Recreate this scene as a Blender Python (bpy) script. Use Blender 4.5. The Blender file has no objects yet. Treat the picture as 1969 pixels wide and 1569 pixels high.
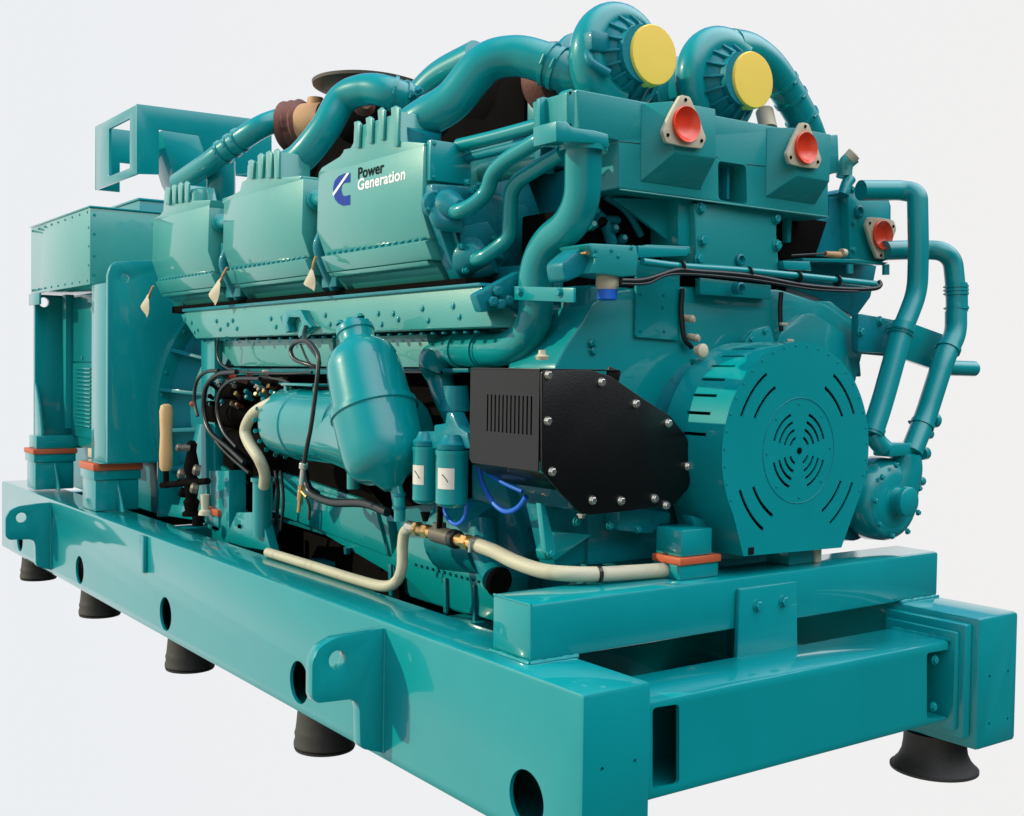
import bpy, bmesh, math, random
from mathutils import Vector, Matrix
random.seed(4)
scn = bpy.context.scene
COL = scn.collection
# ------------------------------------------------------------------ camera (measured from the photograph)
R3 = ((0.81288622, -0.00757731, 0.58237322), (-0.58224575, -0.035206, 0.81225022), (0.01434836, -0.99935135, -0.03303033))
CAM = Vector((-2.12243182, -2.58992847, 1.43351892)); FPX = 2276.789
PX, PY = 984.5, 784.5
cd = bpy.data.cameras.new('camera'); cam = bpy.data.objects.new('camera', cd); COL.objects.link(cam); scn.camera = cam
cd.sensor_width = 36; cd.sensor_fit = 'HORIZONTAL'; cd.lens = FPX/1969*36; cd.clip_start = .05; cd.clip_end = 500
cam.matrix_world = Matrix([[R3[i][0], -R3[i][1], -R3[i][2], CAM[i]] for i in range(3)]+[[0, 0, 0, 1]])
AX = dict(x=0, y=1, z=2)
def at(u, v, a, val):
    """the point of the real plane a = val that a spot of the photograph shows"""
    c = (u-PX, v-PY, FPX); r = [sum(R3[i][j]*c[j] for j in range(3)) for i in range(3)]
    k = AX[a]; t = (val-CAM[k])/r[k]
    return Vector([CAM[i]+r[i]*t for i in range(3)])
RG = dict(Z1=(0,150,3.138),Z2=(0,550,2.853),Z3=(500,0,3.138),Z4=(1000,0,3.138),Z5=(300,500,3.138),Z6=(800,400,3.138),Z7=(1200,550,2.56),Z8=(1500,200,2.853),B1=(700,850,2.813),B2=(0,900,2.616),B3=(500,1100,2.461),B4=(1200,1000,2.56),B5=(800,150,3.486),B6=(270,280,3.125),B7=(1080,150,3.077),B8=(380,680,3.282))
def V(r, *p):
    o = RG[r]; return [(o[0]+a/o[2], o[1]+b/o[2]) for a, b in p]
# ------------------------------------------------------------------ world and sun
w = bpy.data.worlds.new('World'); scn.world = w; w.use_nodes = True
nt = w.node_tree; nt.nodes.clear()
def N(t, **k):
    n = nt.nodes.new(t)
    for a, b in k.items(): setattr(n, a, b)
    return n
tc = N('ShaderNodeTexCoord'); dp = N('ShaderNodeVectorMath', operation='DOT_PRODUCT'); dp.inputs[1].default_value = (-.12, .993, 0)
nt.links.new(tc.outputs['Generated'], dp.inputs[0])
mr = N('ShaderNodeMapRange', interpolation_type='SMOOTHSTEP'); mr.inputs[1].default_value = .10; mr.inputs[2].default_value = .36
nt.links.new(dp.outputs['Value'], mr.inputs[0])
sx = N('ShaderNodeSeparateXYZ'); nt.links.new(tc.outputs['Generated'], sx.inputs[0])
ud = N('ShaderNodeMapRange', interpolation_type='SMOOTHSTEP'); ud.inputs[1].default_value = .22; ud.inputs[2].default_value = .62
nt.links.new(sx.outputs['Z'], ud.inputs[0])
m1 = N('ShaderNodeMix', data_type='RGBA'); m1.inputs[6].default_value = (.045, .07, .08, 1); lb = N('ShaderNodeVectorMath', operation='DOT_PRODUCT'); lb.inputs[1].default_value = (.35, -.62, .70); nt.links.new(tc.outputs['Generated'], lb.inputs[0])
lf = N('ShaderNodeMapRange', interpolation_type='SMOOTHSTEP'); lf.inputs[1].default_value = .35; lf.inputs[2].default_value = .92; nt.links.new(lb.outputs['Value'], lf.inputs[0])
sk = N('ShaderNodeMix', data_type='RGBA'); sk.inputs[6].default_value = (.12, .30, .62, 1); sk.inputs[7].default_value = (3.25, 3.4, 3.5, 1); nt.links.new(lf.outputs[0], sk.inputs[0]); nt.links.new(sk.outputs[2], m1.inputs[7])  # bright sky lobe behind the camera, added to fill the front faces
nt.links.new(ud.outputs[0], m1.inputs[0])
gx = N('ShaderNodeMapRange', interpolation_type='SMOOTHSTEP'); gx.inputs[1].default_value = -.05; gx.inputs[2].default_value = -.55; nt.links.new(sx.outputs['X'], gx.inputs[0])
g0 = N('ShaderNodeMix', data_type='RGBA'); g0.inputs[6].default_value = (.04, .06, .07, 1); g0.inputs[7].default_value = (.55, .54, .46, 1)
nt.links.new(gx.outputs[0], g0.inputs[0]); nt.links.new(g0.outputs[2], m1.inputs[6])
wn = N('ShaderNodeTexNoise'); wn.inputs['Scale'].default_value = 1.3; nt.links.new(tc.outputs['Generated'], wn.inputs['Vector'])
wc = N('ShaderNodeMix', data_type='RGBA'); wc.inputs[6].default_value = (.845, .865, .89, 1); wc.inputs[7].default_value = (.885, .875, .87, 1)
wx = N('ShaderNodeMapRange'); wx.inputs[1].default_value = .25; wx.inputs[2].default_value = .85; nt.links.new(sx.outputs['X'], wx.inputs[0]); nt.links.new(wx.outputs[0], wc.inputs[0])
bd = N('ShaderNodeMapRange', interpolation_type='SMOOTHSTEP'); bd.inputs[1].default_value = -.60; bd.inputs[2].default_value = -.42; nt.links.new(sx.outputs['Z'], bd.inputs[0])
bu = N('ShaderNodeMapRange', interpolation_type='SMOOTHSTEP'); bu.inputs[1].default_value = .46; bu.inputs[2].default_value = .335; nt.links.new(sx.outputs['Z'], bu.inputs[0])
k1 = N('ShaderNodeMath', operation='MULTIPLY'); nt.links.new(bd.outputs[0], k1.inputs[0]); nt.links.new(bu.outputs[0], k1.inputs[1])
k2 = N('ShaderNodeMath', operation='MULTIPLY'); nt.links.new(k1.outputs[0], k2.inputs[0]); nt.links.new(mr.outputs[0], k2.inputs[1])
m2 = N('ShaderNodeMix', data_type='RGBA'); nt.links.new(k2.outputs[0], m2.inputs[0]); nt.links.new(m1.outputs[2], m2.inputs[6]); nt.links.new(wc.outputs[2], m2.inputs[7])
bg = N('ShaderNodeBackground'); bg.inputs[1].default_value = 1.0; nt.links.new(m2.outputs[2], bg.inputs[0])
wo = N('ShaderNodeOutputWorld'); nt.links.new(bg.outputs[0], wo.inputs[0])
sl = bpy.data.lights.new('sun', 'SUN'); sl.energy = 3.3; sl.angle = math.radians(.6); sl.color = (1, .93, .62)
so = bpy.data.objects.new('sun', sl); COL.objects.link(so)
so.rotation_euler = Vector((.28, -.18, -.155)).to_track_quat('-Z', 'Y').to_euler()
vs = scn.view_settings; vs.view_transform = 'Standard'; vs.look = 'None'; vs.exposure = 0; vs.gamma = 1; vs.use_curve_mapping = False
# ------------------------------------------------------------------ materials
def mat(name, col, rough=.4, metal=0, coat=0, spec=.5, bump=0, bscale=60, var=.06, vscale=4, dirt=None, rvar=.08, cior=1.5):
    m = bpy.data.materials.new(name); m.use_nodes = True; t = m.node_tree; L = t.links
    b = t.nodes['Principled BSDF']
    b.inputs['Metallic'].default_value = metal; b.inputs['Coat Weight'].default_value = coat; b.inputs['Coat Roughness'].default_value = .06
    b.inputs['Specular IOR Level'].default_value = spec; b.inputs['Coat IOR'].default_value = cior
    c = t.nodes.new('ShaderNodeTexCoord'); n = t.nodes.new('ShaderNodeTexNoise'); n.inputs['Scale'].default_value = vscale; n.inputs['Detail'].default_value = 6
    L.new(c.outputs['Object'], n.inputs['Vector'])
    x = t.nodes.new('ShaderNodeMix'); x.data_type = 'RGBA'
    x.inputs[6].default_value = (*[q*(1-var*2) for q in col], 1); x.inputs[7].default_value = (*[min(1, q*(1+var*2)) for q in col], 1)
    L.new(n.outputs['Fac'], x.inputs[0]); last = x.outputs[2]
    if dirt:
        n2 = t.nodes.new('ShaderNodeTexNoise'); n2.inputs['Scale'].default_value = 14; n2.inputs['Detail'].default_value = 8; L.new(c.outputs['Object'], n2.inputs['Vector'])
        r = t.nodes.new('ShaderNodeMapRange'); r.inputs[1].default_value = .58; r.inputs[2].default_value = .75; L.new(n2.outputs['Fac'], r.inputs[0])
        y = t.nodes.new('ShaderNodeMix'); y.data_type = 'RGBA'; L.new(r.outputs[0], y.inputs[0]); L.new(last, y.inputs[6]); y.inputs[7].default_value = (*dirt, 1); last = y.outputs[2]
    L.new(last, b.inputs['Base Color'])
    rr = t.nodes.new('ShaderNodeMapRange'); rr.inputs[3].default_value = max(.02, rough-rvar); rr.inputs[4].default_value = rough+rvar
    L.new(n.outputs['Fac'], rr.inputs[0]); L.new(rr.outputs[0], b.inputs['Roughness'])
    if bump:
        n3 = t.nodes.new('ShaderNodeTexNoise'); n3.inputs['Scale'].default_value = bscale; L.new(c.outputs['Object'], n3.inputs['Vector'])
        bp = t.nodes.new('ShaderNodeBump'); bp.inputs['Strength'].default_value = bump; bp.inputs['Distance'].default_value = .003
        L.new(n3.outputs['Fac'], bp.inputs['Height']); L.new(bp.outputs[0], b.inputs['Normal'])
    return m
TEAL = (0, .25, .275)
M = dict(
 satin=mat('teal satin sheet paint', (.008, .25, .262), .42, coat=.5, spec=.25, cior=1.42, bump=.3, bscale=240, var=.05),
 paint=mat('teal gloss paint', TEAL, .34, coat=1, spec=.2, cior=1.40, bump=.06, bscale=45, var=.04),
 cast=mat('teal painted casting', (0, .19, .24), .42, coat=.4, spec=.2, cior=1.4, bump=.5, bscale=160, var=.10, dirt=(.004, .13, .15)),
 pale=mat('teal satin cover paint', (.035, .30, .285), .38, coat=.9, spec=.45, cior=1.5, bump=.25, bscale=220, var=.04),
 black=mat('black satin paint', (.002, .002, .002), .36, spec=.35, coat=.12, bump=.15, bscale=120),
 dark=mat('dark oily iron and shade', (.008, .007, .007), .6, spec=0, bump=.15, bscale=60, var=.2),  # also colours the sheets that stand in for shade
 rubber=mat('black rubber', (.025, .023, .022), .62, bump=.3, bscale=50, var=.2),
 hosew=mat('cream braided hose', (.50, .46, .34), .5, bump=.3, bscale=300, var=.06, dirt=(.40, .36, .25)),
 hoseb=mat('black hose', (.008, .009, .011), .35),
 blue=mat('blue plastic', (.006, .12, .62), .4),
 orange=mat('orange shim paint', (.50, .095, .035), .5, var=.12, bump=.2),
 yellow=mat('yellow plastic cap', (.95, .64, .09), .5, bump=.1, var=.03),
 red=mat('red plastic plug', (.80, .05, .012), .3, coat=.4),
 cream=mat('cream gasket metal', (.52, .46, .34), .5, var=.08, bump=.2),
 steel=mat('bright steel', (.62, .60, .55), .25, metal=.9, var=.1),
 brass=mat('brass', (.72, .44, .18), .28, metal=.9, var=.15),
 wood=mat('turned wood', (.58, .36, .17), .5, bump=.3, bscale=30, var=.15),
 white=mat('white label paper', (.66, .61, .57), .6, var=.05),
 ink=mat('black ink', (.006, .006, .008), .7, spec=.1),
 logoblue=mat('blue ink', (.002, .035, .30), .6, spec=.2),
 logowhite=mat('white ink', (.82, .84, .86), .5),
 rust=mat('heat browned iron', (.16, .055, .04), .55, metal=.3, bump=.6, bscale=70, var=.35, dirt=(.05, .02, .02)),
 lid=mat('grey brown steel lid', (.12, .105, .085), .5, metal=.4, bump=.2, var=.15),
 tan=mat('tan heat wrap', (.50, .28, .14), .6, bump=.4, var=.2),
 tag=mat('paper tag', (.52, .45, .35), .6, bump=.3, var=.08),
)
# ------------------------------------------------------------------ mesh helpers
def finish(bm, name, m, parent=None, bevel=0, smooth=35, segs=2):
    bmesh.ops.remove_doubles(bm, verts=bm.verts, dist=1e-5)
    bmesh.ops.recalc_face_normals(bm, faces=bm.faces)
    if bevel:
        es = [e for e in bm.edges if len(e.link_faces) == 2 and e.calc_face_angle(0) > math.radians(28)]
        bmesh.ops.bevel(bm, geom=es, offset=bevel, segments=segs, affect='EDGES', profile=.5, clamp_overlap=True)
    me = bpy.data.meshes.new(name)
    for f in bm.faces: f.smooth = True
    bm.to_mesh(me); bm.free()
    me.set_sharp_from_angle(angle=math.radians(smooth))
    me.materials.append(M[m] if isinstance(m, str) else m)
    return link(me, name, parent)
def link(me, name, parent=None):
    o = bpy.data.objects.new(name, me); COL.objects.link(o)
    if parent is not None:
        o.parent = parent; o.matrix_parent_inverse = Matrix.Translation(-base(parent))
    return o
def base(p):
    return Vector(p.get('off', (0, 0, 0)))
def thing(name, label, cat, loc, group=None):
    o = bpy.data.objects.new(name, None); COL.objects.link(o); o.location = loc; o['off'] = tuple(loc)
    o.empty_display_size = .1; o['label'] = label; o['category'] = cat
    if group: o['group'] = group
    return o
def b_box(bm, x0, x1, y0, y1, z0, z1):
    vs_ = [bm.verts.new((x, y, z)) for x in (x0, x1) for y in (y0, y1) for z in (z0, z1)]
    for f in ((0,1,3,2),(4,6,7,5),(0,4,5,1),(2,3,7,6),(0,2,6,4),(1,5,7,3)): bm.faces.new([vs_[i] for i in f])
def box(name, x0, x1, y0, y1, z0, z1, m='paint', parent=None, bevel=.006):
    bm = bmesh.new(); b_box(bm, x0, x1, y0, y1, z0, z1); return finish(bm, name, m, parent, bevel)
def b_prism(bm, loop, d, holes=()):
    """closed 3-D loop (flat) extruded by vector d; holes are loops too"""
    d = Vector(d)
    if not holes:
        a = [bm.verts.new(p) for p in loop]; b = [bm.verts.new(Vector(p)+d) for p in loop]
        bm.faces.new(a); bm.faces.new(b[::-1]); n = len(a)
        for i in range(n): bm.faces.new((a[i], a[(i+1) % n], b[(i+1) % n], b[i]))
        return
    t = bmesh.new(); es = []
    for lp in [loop, *holes]:
        vv = [t.verts.new(p) for p in lp]; es += [t.edges.new((vv[i], vv[(i+1) % len(vv)])) for i in range(len(vv))]
    bmesh.ops.triangle_fill(t, edges=es, use_beauty=True, use_dissolve=False)
    t.verts.index_update()
    a = [bm.verts.new(v.co) for v in t.verts]; b = [bm.verts.new(v.co+d) for v in t.verts]
    for f in t.faces:
        ii = [v.index for v in f.verts]; bm.faces.new([a[i] for i in ii]); bm.faces.new([b[i] for i in ii[::-1]])
    for e in t.edges:
        if len(e.link_faces) == 1:
            i, j = e.verts[0].index, e.verts[1].index; bm.faces.new((a[i], a[j], b[j], b[i]))
    t.free()
def rnd(loop, r, n=5, which=None):
    """round the corners of a loop"""
    out = []; L = len(loop)
    for i, p in enumerate(loop):
        p = Vector(p); a = Vector(loop[i-1])-p; b = Vector(loop[(i+1) % L])-p
        if (which is not None and i not in which): out.append(p); continue
        rr = min(r, a.length*.45, b.length*.45); p0 = p+a.normalized()*rr; p1 = p+b.normalized()*rr
        for k in range(n+1):
            t = k/n; out.append(p0*(1-t)**2+p*2*t*(1-t)+p1*t*t)
    return out
def pl(pts, a, val, f=None):
    return [at(*p, a, val) for p in (V(f, *pts) if f else pts)]
def plate(name, pts, a, val, t, m='paint', parent=None, f=None, bevel=.004, r=0, holes=()):
    lp = pl(pts, a, val, f)
    if r: lp = rnd(lp, r)
    d = [0, 0, 0]; d[AX[a]] = t
    bm = bmesh.new(); b_prism(bm, lp, d, holes); return finish(bm, name, m, parent, bevel)
def circ(c, r, a, n=32, r2=None):
    out = []
    for k in range(n):
        t = 2*math.pi*k/n; p, q = r*math.cos(t), (r2 or r)*math.sin(t)
        out.append(Vector(c)+Vector({'x': (0, p, q), 'y': (p, 0, q), 'z': (p, q, 0)}[a]))
    return out
def basis(d):
    d = Vector(d).normalized(); u = d.cross(Vector((0, 0, 1)));
    if u.length < .05: u = d.cross(Vector((0, 1, 0)))
    u.normalize(); return d, u, d.cross(u)
def b_lathe(bm, c, d, prof, n=40):
    d, u, v = basis(d); c = Vector(c); prev = None; first = None
    for h, r in prof:
        ring = [bm.verts.new(c+d*h+u*(r*math.cos(2*math.pi*k/n))+v*(r*math.sin(2*math.pi*k/n))) for k in range(n)]
        if prev:
            for k in range(n): bm.faces.new((prev[k], prev[(k+1) % n], ring[(k+1) % n], ring[k]))
        else: first = ring
        prev = ring
    bm.faces.new(first[::-1]); bm.faces.new(prev)
def lathe(name, c, d, prof, m='paint', parent=None, n=40, smooth=35, bevel=0):
    bm = bmesh.new(); b_lathe(bm, c, d, prof, n); return finish(bm, name, m, parent, bevel, smooth)
def spline(P, k=8, bend=None):
    P = [Vector(p) for p in P]
    if bend:
        out = [P[0]]
        for i in range(1, len(P)-1):
            a = P[i-1]-P[i]; b = P[i+1]-P[i]; rr = min(bend, a.length*.49, b.length*.49); p0 = P[i]+a.normalized()*rr; p1 = P[i]+b.normalized()*rr
            for j in range(k+1): t = j/k; out.append(p0*(1-t)**2+P[i]*2*t*(1-t)+p1*t*t)
        return out+[P[-1]]
    out = []; n = len(P)
    for i in range(n-1):
        p0 = P[i-1] if i else P[0]*2-P[1]; p1, p2 = P[i], P[i+1]; p3 = P[i+2] if i+2 < n else P[-1]*2-P[-2]
        for j in range(k):
            t = j/k; out.append(.5*((2*p1)+(p2-p0)*t+(2*p0-5*p1+4*p2-p3)*t*t+(3*p1-p0-3*p2+p3)*t**3))
    return out+[P[-1]]
def b_tube(bm, pts, r, n=20, flat=1):
    pts = [p for i, p in enumerate(pts) if i == 0 or (p-pts[i-1]).length > 1e-5]
    m_ = len(pts); rs = r if callable(r) else (lambda t: r)
    _, u, _ = basis(pts[1]-pts[0]); prev = None; first = None
    for i, p in enumerate(pts):
        d = ((pts[min(i+1, m_-1)]-p).normalized()+(p-pts[max(i-1, 0)]).normalized()).normalized()
        u = (u-d*u.dot(d)).normalized(); v = d.cross(u); rr = rs(i/(m_-1))
        ring = [bm.verts.new(p+u*(rr*math.cos(2*math.pi*k/n))+v*(rr*flat*math.sin(2*math.pi*k/n))) for k in range(n)]
        if prev:
            for k in range(n): bm.faces.new((prev[k], prev[(k+1) % n], ring[(k+1) % n], ring[k]))
        else: first = ring
        prev = ring
    bm.faces.new(first[::-1]); bm.faces.new(prev)
def A(*pts):
    """points of a run, each (u, v, axis, depth)"""
    return [p if isinstance(p, Vector) else at(*p) for p in pts]
def tube(name, P, r, m='paint', parent=None, bend=None, n=20, k=8):
    bm = bmesh.new(); s = spline(P, k, bend); b_tube(bm, s, r, n); o = finish(bm, name, m, parent, 0, 40); return o, s
def clamp(parent, s, t, r, wd=.016, m='paint', name='hose_clamp', screw=True):
    i = max(1, min(len(s)-2, int(t*(len(s)-1)))); d = (s[i+1]-s[i-1]).normalized(); p = s[i]
    bm = bmesh.new(); b_lathe(bm, p-d*wd/2, d, [(0, r*1.0), (0, r*1.07), (wd, r*1.07), (wd, r)], 28)
    if screw:
        _, u, v = basis(d); q = p+u*r*1.1; b_lathe(bm, q-v*wd, v, [(0, wd*.35), (wd*2.2, wd*.35)], 8)
    return finish(bm, name, m, parent, 0)
BC = {}
def bolt(parent, p, d, r=.009, h=.008, m='paint', name='bolt', washer=True):
    key = (round(r, 4), round(h, 4), m)
    if key not in BC:
        bm = bmesh.new()
        if washer: b_lathe(bm, (0, 0, 0), (0, 0, 1), [(-.002, r*1.35), (h*.25, r*1.35)], 16)
        b_lathe(bm, (0, 0, 0), (0, 0, 1), [(h*.25, r), (h*.9, r), (h, r*.85)], 6)
        o = finish(bm, name, m, None, 0, 30); BC[key] = o.data; bpy.data.objects.remove(o)
    o = bpy.data.objects.new(name, BC[key]); COL.objects.link(o); o.parent = parent; o.matrix_parent_inverse = Matrix.Translation(-base(parent))
    o.location = p; o.rotation_euler = Vector(d).to_track_quat('Z', 'Y').to_euler(); return o
def cut(o, builders, solver='EXACT'):
    """real openings: booleans applied to the mesh"""
    for bld in builders:
        bm = bmesh.new(); bld(bm); bmesh.ops.recalc_face_normals(bm, faces=bm.faces)
        me = bpy.data.meshes.new('c'); bm.to_mesh(me); bm.free(); c = bpy.data.objects.new('c', me); COL.objects.link(c)
        md = o.modifiers.new('b', 'BOOLEAN'); md.operation = 'DIFFERENCE'; md.solver = solver; md.object = c
        par, inv = o.parent, o.matrix_parent_inverse.copy(); o.parent = None
        bpy.context.view_layer.update(); dg = bpy.context.evaluated_depsgraph_get()
        new = bpy.data.meshes.new_from_object(o.evaluated_get(dg)); o.modifiers.clear(); o.data = new
        o.parent = par; o.matrix_parent_inverse = inv
        bpy.data.objects.remove(c)
    for p in o.data.polygons: p.use_smooth = True
    o.data.set_sharp_from_angle(angle=math.radians(32))
Y = Vector((0, 1, 0)); X = Vector((1, 0, 0)); Z = Vector((0, 0, 1))
XE, ZE = 1.31, 1.145      # crankshaft centre line

# ================================================================== SKID
skid = thing('base_frame', 'long glossy teal welded steel base frame carrying the engine and the alternator', 'base frame', (1.1, 3.5, 0))
HOLES = [.267, 1.85, 3.45, 5.02, 6.56]
def rail(x0, x1, side):
    o = box('side_rail', x0, x1, 0, 7.14, 0, .51, 'paint', skid, .016)
    def hollow(bm): b_box(bm, x0+.014, x1-.014, .014, 7.126, .014, .496)
    cyl = []
    for y in HOLES:
        c = (x0-.05, y, .128) if side < 0 else (x1-.02, y, .128)
        cyl.append(lambda bm, c=c: b_lathe(bm, c, X, [(0, .088), (.07 if side < 0 else .1, .088)], 40))
    def bores(bm):
        for u, v in ([(1158,1479),(1221,1463),(1158,1700),(1221,1686)] if side < 0 else V('B4', (1800,770),(1890,745),(1797,1003),(1888,978))):
            p = at(u, v, 'y', 0); b_lathe(bm, (p.x, -.02, p.z), Y, [(0, .0065), (.05, .0065)], 14)
    cut(o, [hollow]+cyl+[bores])
    return o
rail(0, .263, -1); rail(1.937, 2.2, 1)
box('splice_tab', -.022, 0, 3.74, 3.80, .30, .50, 'paint', skid, .004)
# lower cross member with its two slots and stepped end flanges
lc = box('cross_member', .263, 1.868, .08, .35, .11, .42, 'paint', skid, .012)
def slot(pts):
    lp = rnd(pl(pts, 'y', .08, 'B4'), .018); return lambda bm: b_prism(bm, [p-Y*.03 for p in lp], (0, .12, 0))
def lch(bm): b_box(bm, .2, 1.9, .094, .336, .124, .406)
cut(lc, [lch, slot([(140,925),(272,905),(272,1300),(140,1325)]), slot([(1490,655),(1640,630),(1640,965),(1490,978)])])
box('end_flange', 1.8685, 1.893, .055, .375, .075, .455, 'paint', skid, .006)
box('end_flange', 1.8935, 1.936, .03, .40, .045, .485, 'paint', skid, .008)
for z in (.17, .35): bolt(skid, (1.80, .10, z), -Y, .014, .012)
# upper cross beam, weld beads, tie plate
box('cross_beam', .078, 2.195, .363, .575, .5115, .698, 'paint', skid, .013)
def bead(P, r=.0075, par=skid):
    bm = bmesh.new(); P = [Vector(p) for p in P]
    for a, b in zip(P, P[1:]):
        n = max(3, int((b-a).length/.011)); pts = [a.lerp(b, i/n) for i in range(n+1)]
        ks = [random.uniform(.75, 1.2) for _ in range(n+1)]; b_tube(bm, pts, lambda t, ks=ks, n=n: r*ks[int(round(t*n))], 8)
    return finish(bm, 'weld_bead', 'paint', par)
bead([(.072, .575, .513), (.072, .357, .513), (.265, .357, .513)])
bead([(.082, .57, .694), (.082, .367, .694), (.082, .367, .52)], .0045)
bead([(1.935, .357, .513), (2.19, .357, .513)]); bead([(.272, .075, .42), (.272, .075, .11)]); bead([(1.866, .072, .42), (1.866, .34, .42)])
plate('tie_plate', [(572,342),(850,303),(856,690),(556,716)], 'y', .340, .0205, 'paint', skid, 'B4', .004)
for p in V('B4', (655,420), (783,398)): bolt(skid, at(*p, 'y', .340), -Y, .017, .016)
# inner cross members under the machine, dark sheets standing in for the shade below
for y in (1.3, 2.9, 4.5, 6.9): box('cross_member', .2635, 1.9365, y, y+.18, .08, .42, 'paint', skid, .01)
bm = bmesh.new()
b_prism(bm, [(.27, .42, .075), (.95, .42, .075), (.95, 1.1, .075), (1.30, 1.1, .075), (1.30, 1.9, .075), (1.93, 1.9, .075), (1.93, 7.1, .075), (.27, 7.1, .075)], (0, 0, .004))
finish(bm, 'shade_sheet', 'dark', skid)
bm = bmesh.new(); b_box(bm, 1.50, 1.93, .6, 1.9, .075, .079); finish(bm, 'shade_sheet', 'dark', skid)
tube('conduit_and_reflection', [(1.0, .62, .5), (1.9, .70, .47)], .03, 'hoseb', skid)
tube('conduit_and_reflection', [at(1530, 1259, 'y', .345), at(1670, 1236, 'y', .345)], .012, 'hosew', skid)  # pale reflection on the cross member, modelled as a thin strip
# lifting lugs
def lug(y0):
    t = .05
    lp = [(0, 0, .486), (-.20, 0, .474), (-.262, 0, .447), (-.288, 0, .40), (-.288, 0, .275), (-.268, 0, .252), (-.135, 0, .246), (-.110, 0, .234), (-.100, 0, .205), (-.096, 0, .075), (-.085, 0, .058), (0, 0, .028)]
    lp = [Vector(p)+Y*y0 for p in lp]; bm = bmesh.new(); b_prism(bm, rnd(lp, .02, 4, (1, 2, 3, 4, 5, 6, 7, 8, 9, 10)), (0, t, 0), [circ((-.19, y0, .395), .034, 'y', 28)])
    finish(bm, 'lifting_lug', 'paint', skid, .003)
    bead([(-.002, y0-.003, .484), (-.002, y0-.003, .03)], .0045)
lug(1.143); lug(5.70)
# pedestals on the rail with their orange shims (the alternator's feet and the engine's)
def pedestal(x0, x1, y0, y1, z1, sh, rib=True):
    box('pedestal', x0, x1, y0, y1, .5115, z1-.06, 'paint', skid, .006)
    box('pedestal_cap', x0-.012, x1+.012, y0-.01, y1+.01, z1-.0595, z1, 'paint', skid, .005)
    box('shim', x0-.02, x1+.02, y0-.02, y1+.01, z1+.0005, z1+sh, 'orange', skid, .003)
    if rib:
        xm = (x0+x1)/2; bm = bmesh.new(); b_prism(bm, [(xm-.008, y0, z1-.06), (xm-.008, y0, .512), (xm-.008, y0-.13, .512), (xm-.008, y0-.10, .56)], (.016, 0, 0)); finish(bm, 'rib', 'paint', skid, .002)
pedestal(.05, .32, 4.86, 5.14, .765, .045); pedestal(.05, .32, 6.32, 6.56, .77, .035)
pedestal(.36, .50, 3.62, 3.80, .60, .035, False)
box('pedestal', 1.9, 2.15, 4.86, 5.14, .5115, .765, 'paint', skid); box('pedestal', 1.9, 2.15, 6.32, 6.56, .5115, .77, 'paint', skid)
mx0, mx1 = .770, .962
box('pedestal', mx0, mx1, .42, .56, .6985, .752, 'paint', skid, .006); box('shim', mx0-.006, mx1+.004, .412, .56, .7525, .778, 'orange', skid, .003)
box('pedestal', 1.36, 1.55, .44, .56, .6985, .78, 'paint', skid, .006)

# ================================================================== RUBBER FEET
def foot(x, y, label, flare=1.0):
    f = thing('rubber_mount', label, 'rubber foot', (x, y, -.172), 'black rubber feet under the base frame')
    lathe('rubber_block', (x, y, -.16), Z, [(0, .122), (.008, .130), (.022, .129), (.04, .124), (.058, .127), (.075, .122), (.10, .119), (.157, .114)], 'rubber', f, 40)
    lathe('base_plate', (x, y, -.172), Z, [(0, .124*flare), (.010, .128*flare), (.0118, .12)], 'rubber', f, 40)
    return f
lab = ['black rubber foot under the near left corner of the base frame', 'black rubber foot under the long rail just behind the near lifting lug', 'black rubber foot under the middle of the long left rail', 'small looking black rubber foot between the middle foot and the far lifting lug', 'farthest black rubber foot, under the far lifting lug']
for y, l in zip((.24, 1.87, 3.44, 5.03, 6.55), lab): foot(.13, y, l)
f5 = thing('rubber_mount', 'flared black rubber foot under the right corner of the base frame', 'rubber foot', (2.05, .26, -.16), 'black rubber feet under the base frame')
lathe('rubber_block', (2.05, .26, -.148), Z, [(0, .166), (.010, .160), (.03, .142), (.06, .128), (.10, .122), (.146, .12)], 'rubber', f5)
lathe('base_plate', (2.05, .26, -.158), Z, [(0, .172), (.0098, .172)], 'rubber', f5)

# ================================================================== ALTERNATOR
alt = thing('alternator', 'tall teal alternator with a bolted terminal box standing at the far end of the frame', 'alternator', (1.2, 5.8, .8))
tb = box('terminal_box', .10, .62, 5.165, 6.66, 1.935, 2.425, 'pale', alt, .005)
box('box_lid', .094, .63, 5.155, 6.67, 2.4255, 2.437, 'paint', alt, .003)
box('box_top', .46, 1.6, 5.30, 6.2, 1.96, 2.52, 'paint', alt, .006); box('box_lid', .45, 1.62, 5.29, 6.22, 2.5205, 2.535, 'paint', alt, .003)
for i in range(9):
    y = 5.22+i*.174
    bolt(alt, (.10, y, 2.40), -X, .007, .006); bolt(alt, (.10, y, 1.962), -X, .007, .006)
for z in (2.06, 2.18, 2.3): bolt(alt, (.10, 5.19, z), -X, .007, .006)
for z in (2.0, 2.12, 2.26, 2.38): bolt(alt, (.128, 5.165, z), -Y, .007, .006)
box('side_bracket', .085, .10, 6.36, 6.66, 1.85, 1.935, 'paint', alt, .003)
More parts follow.
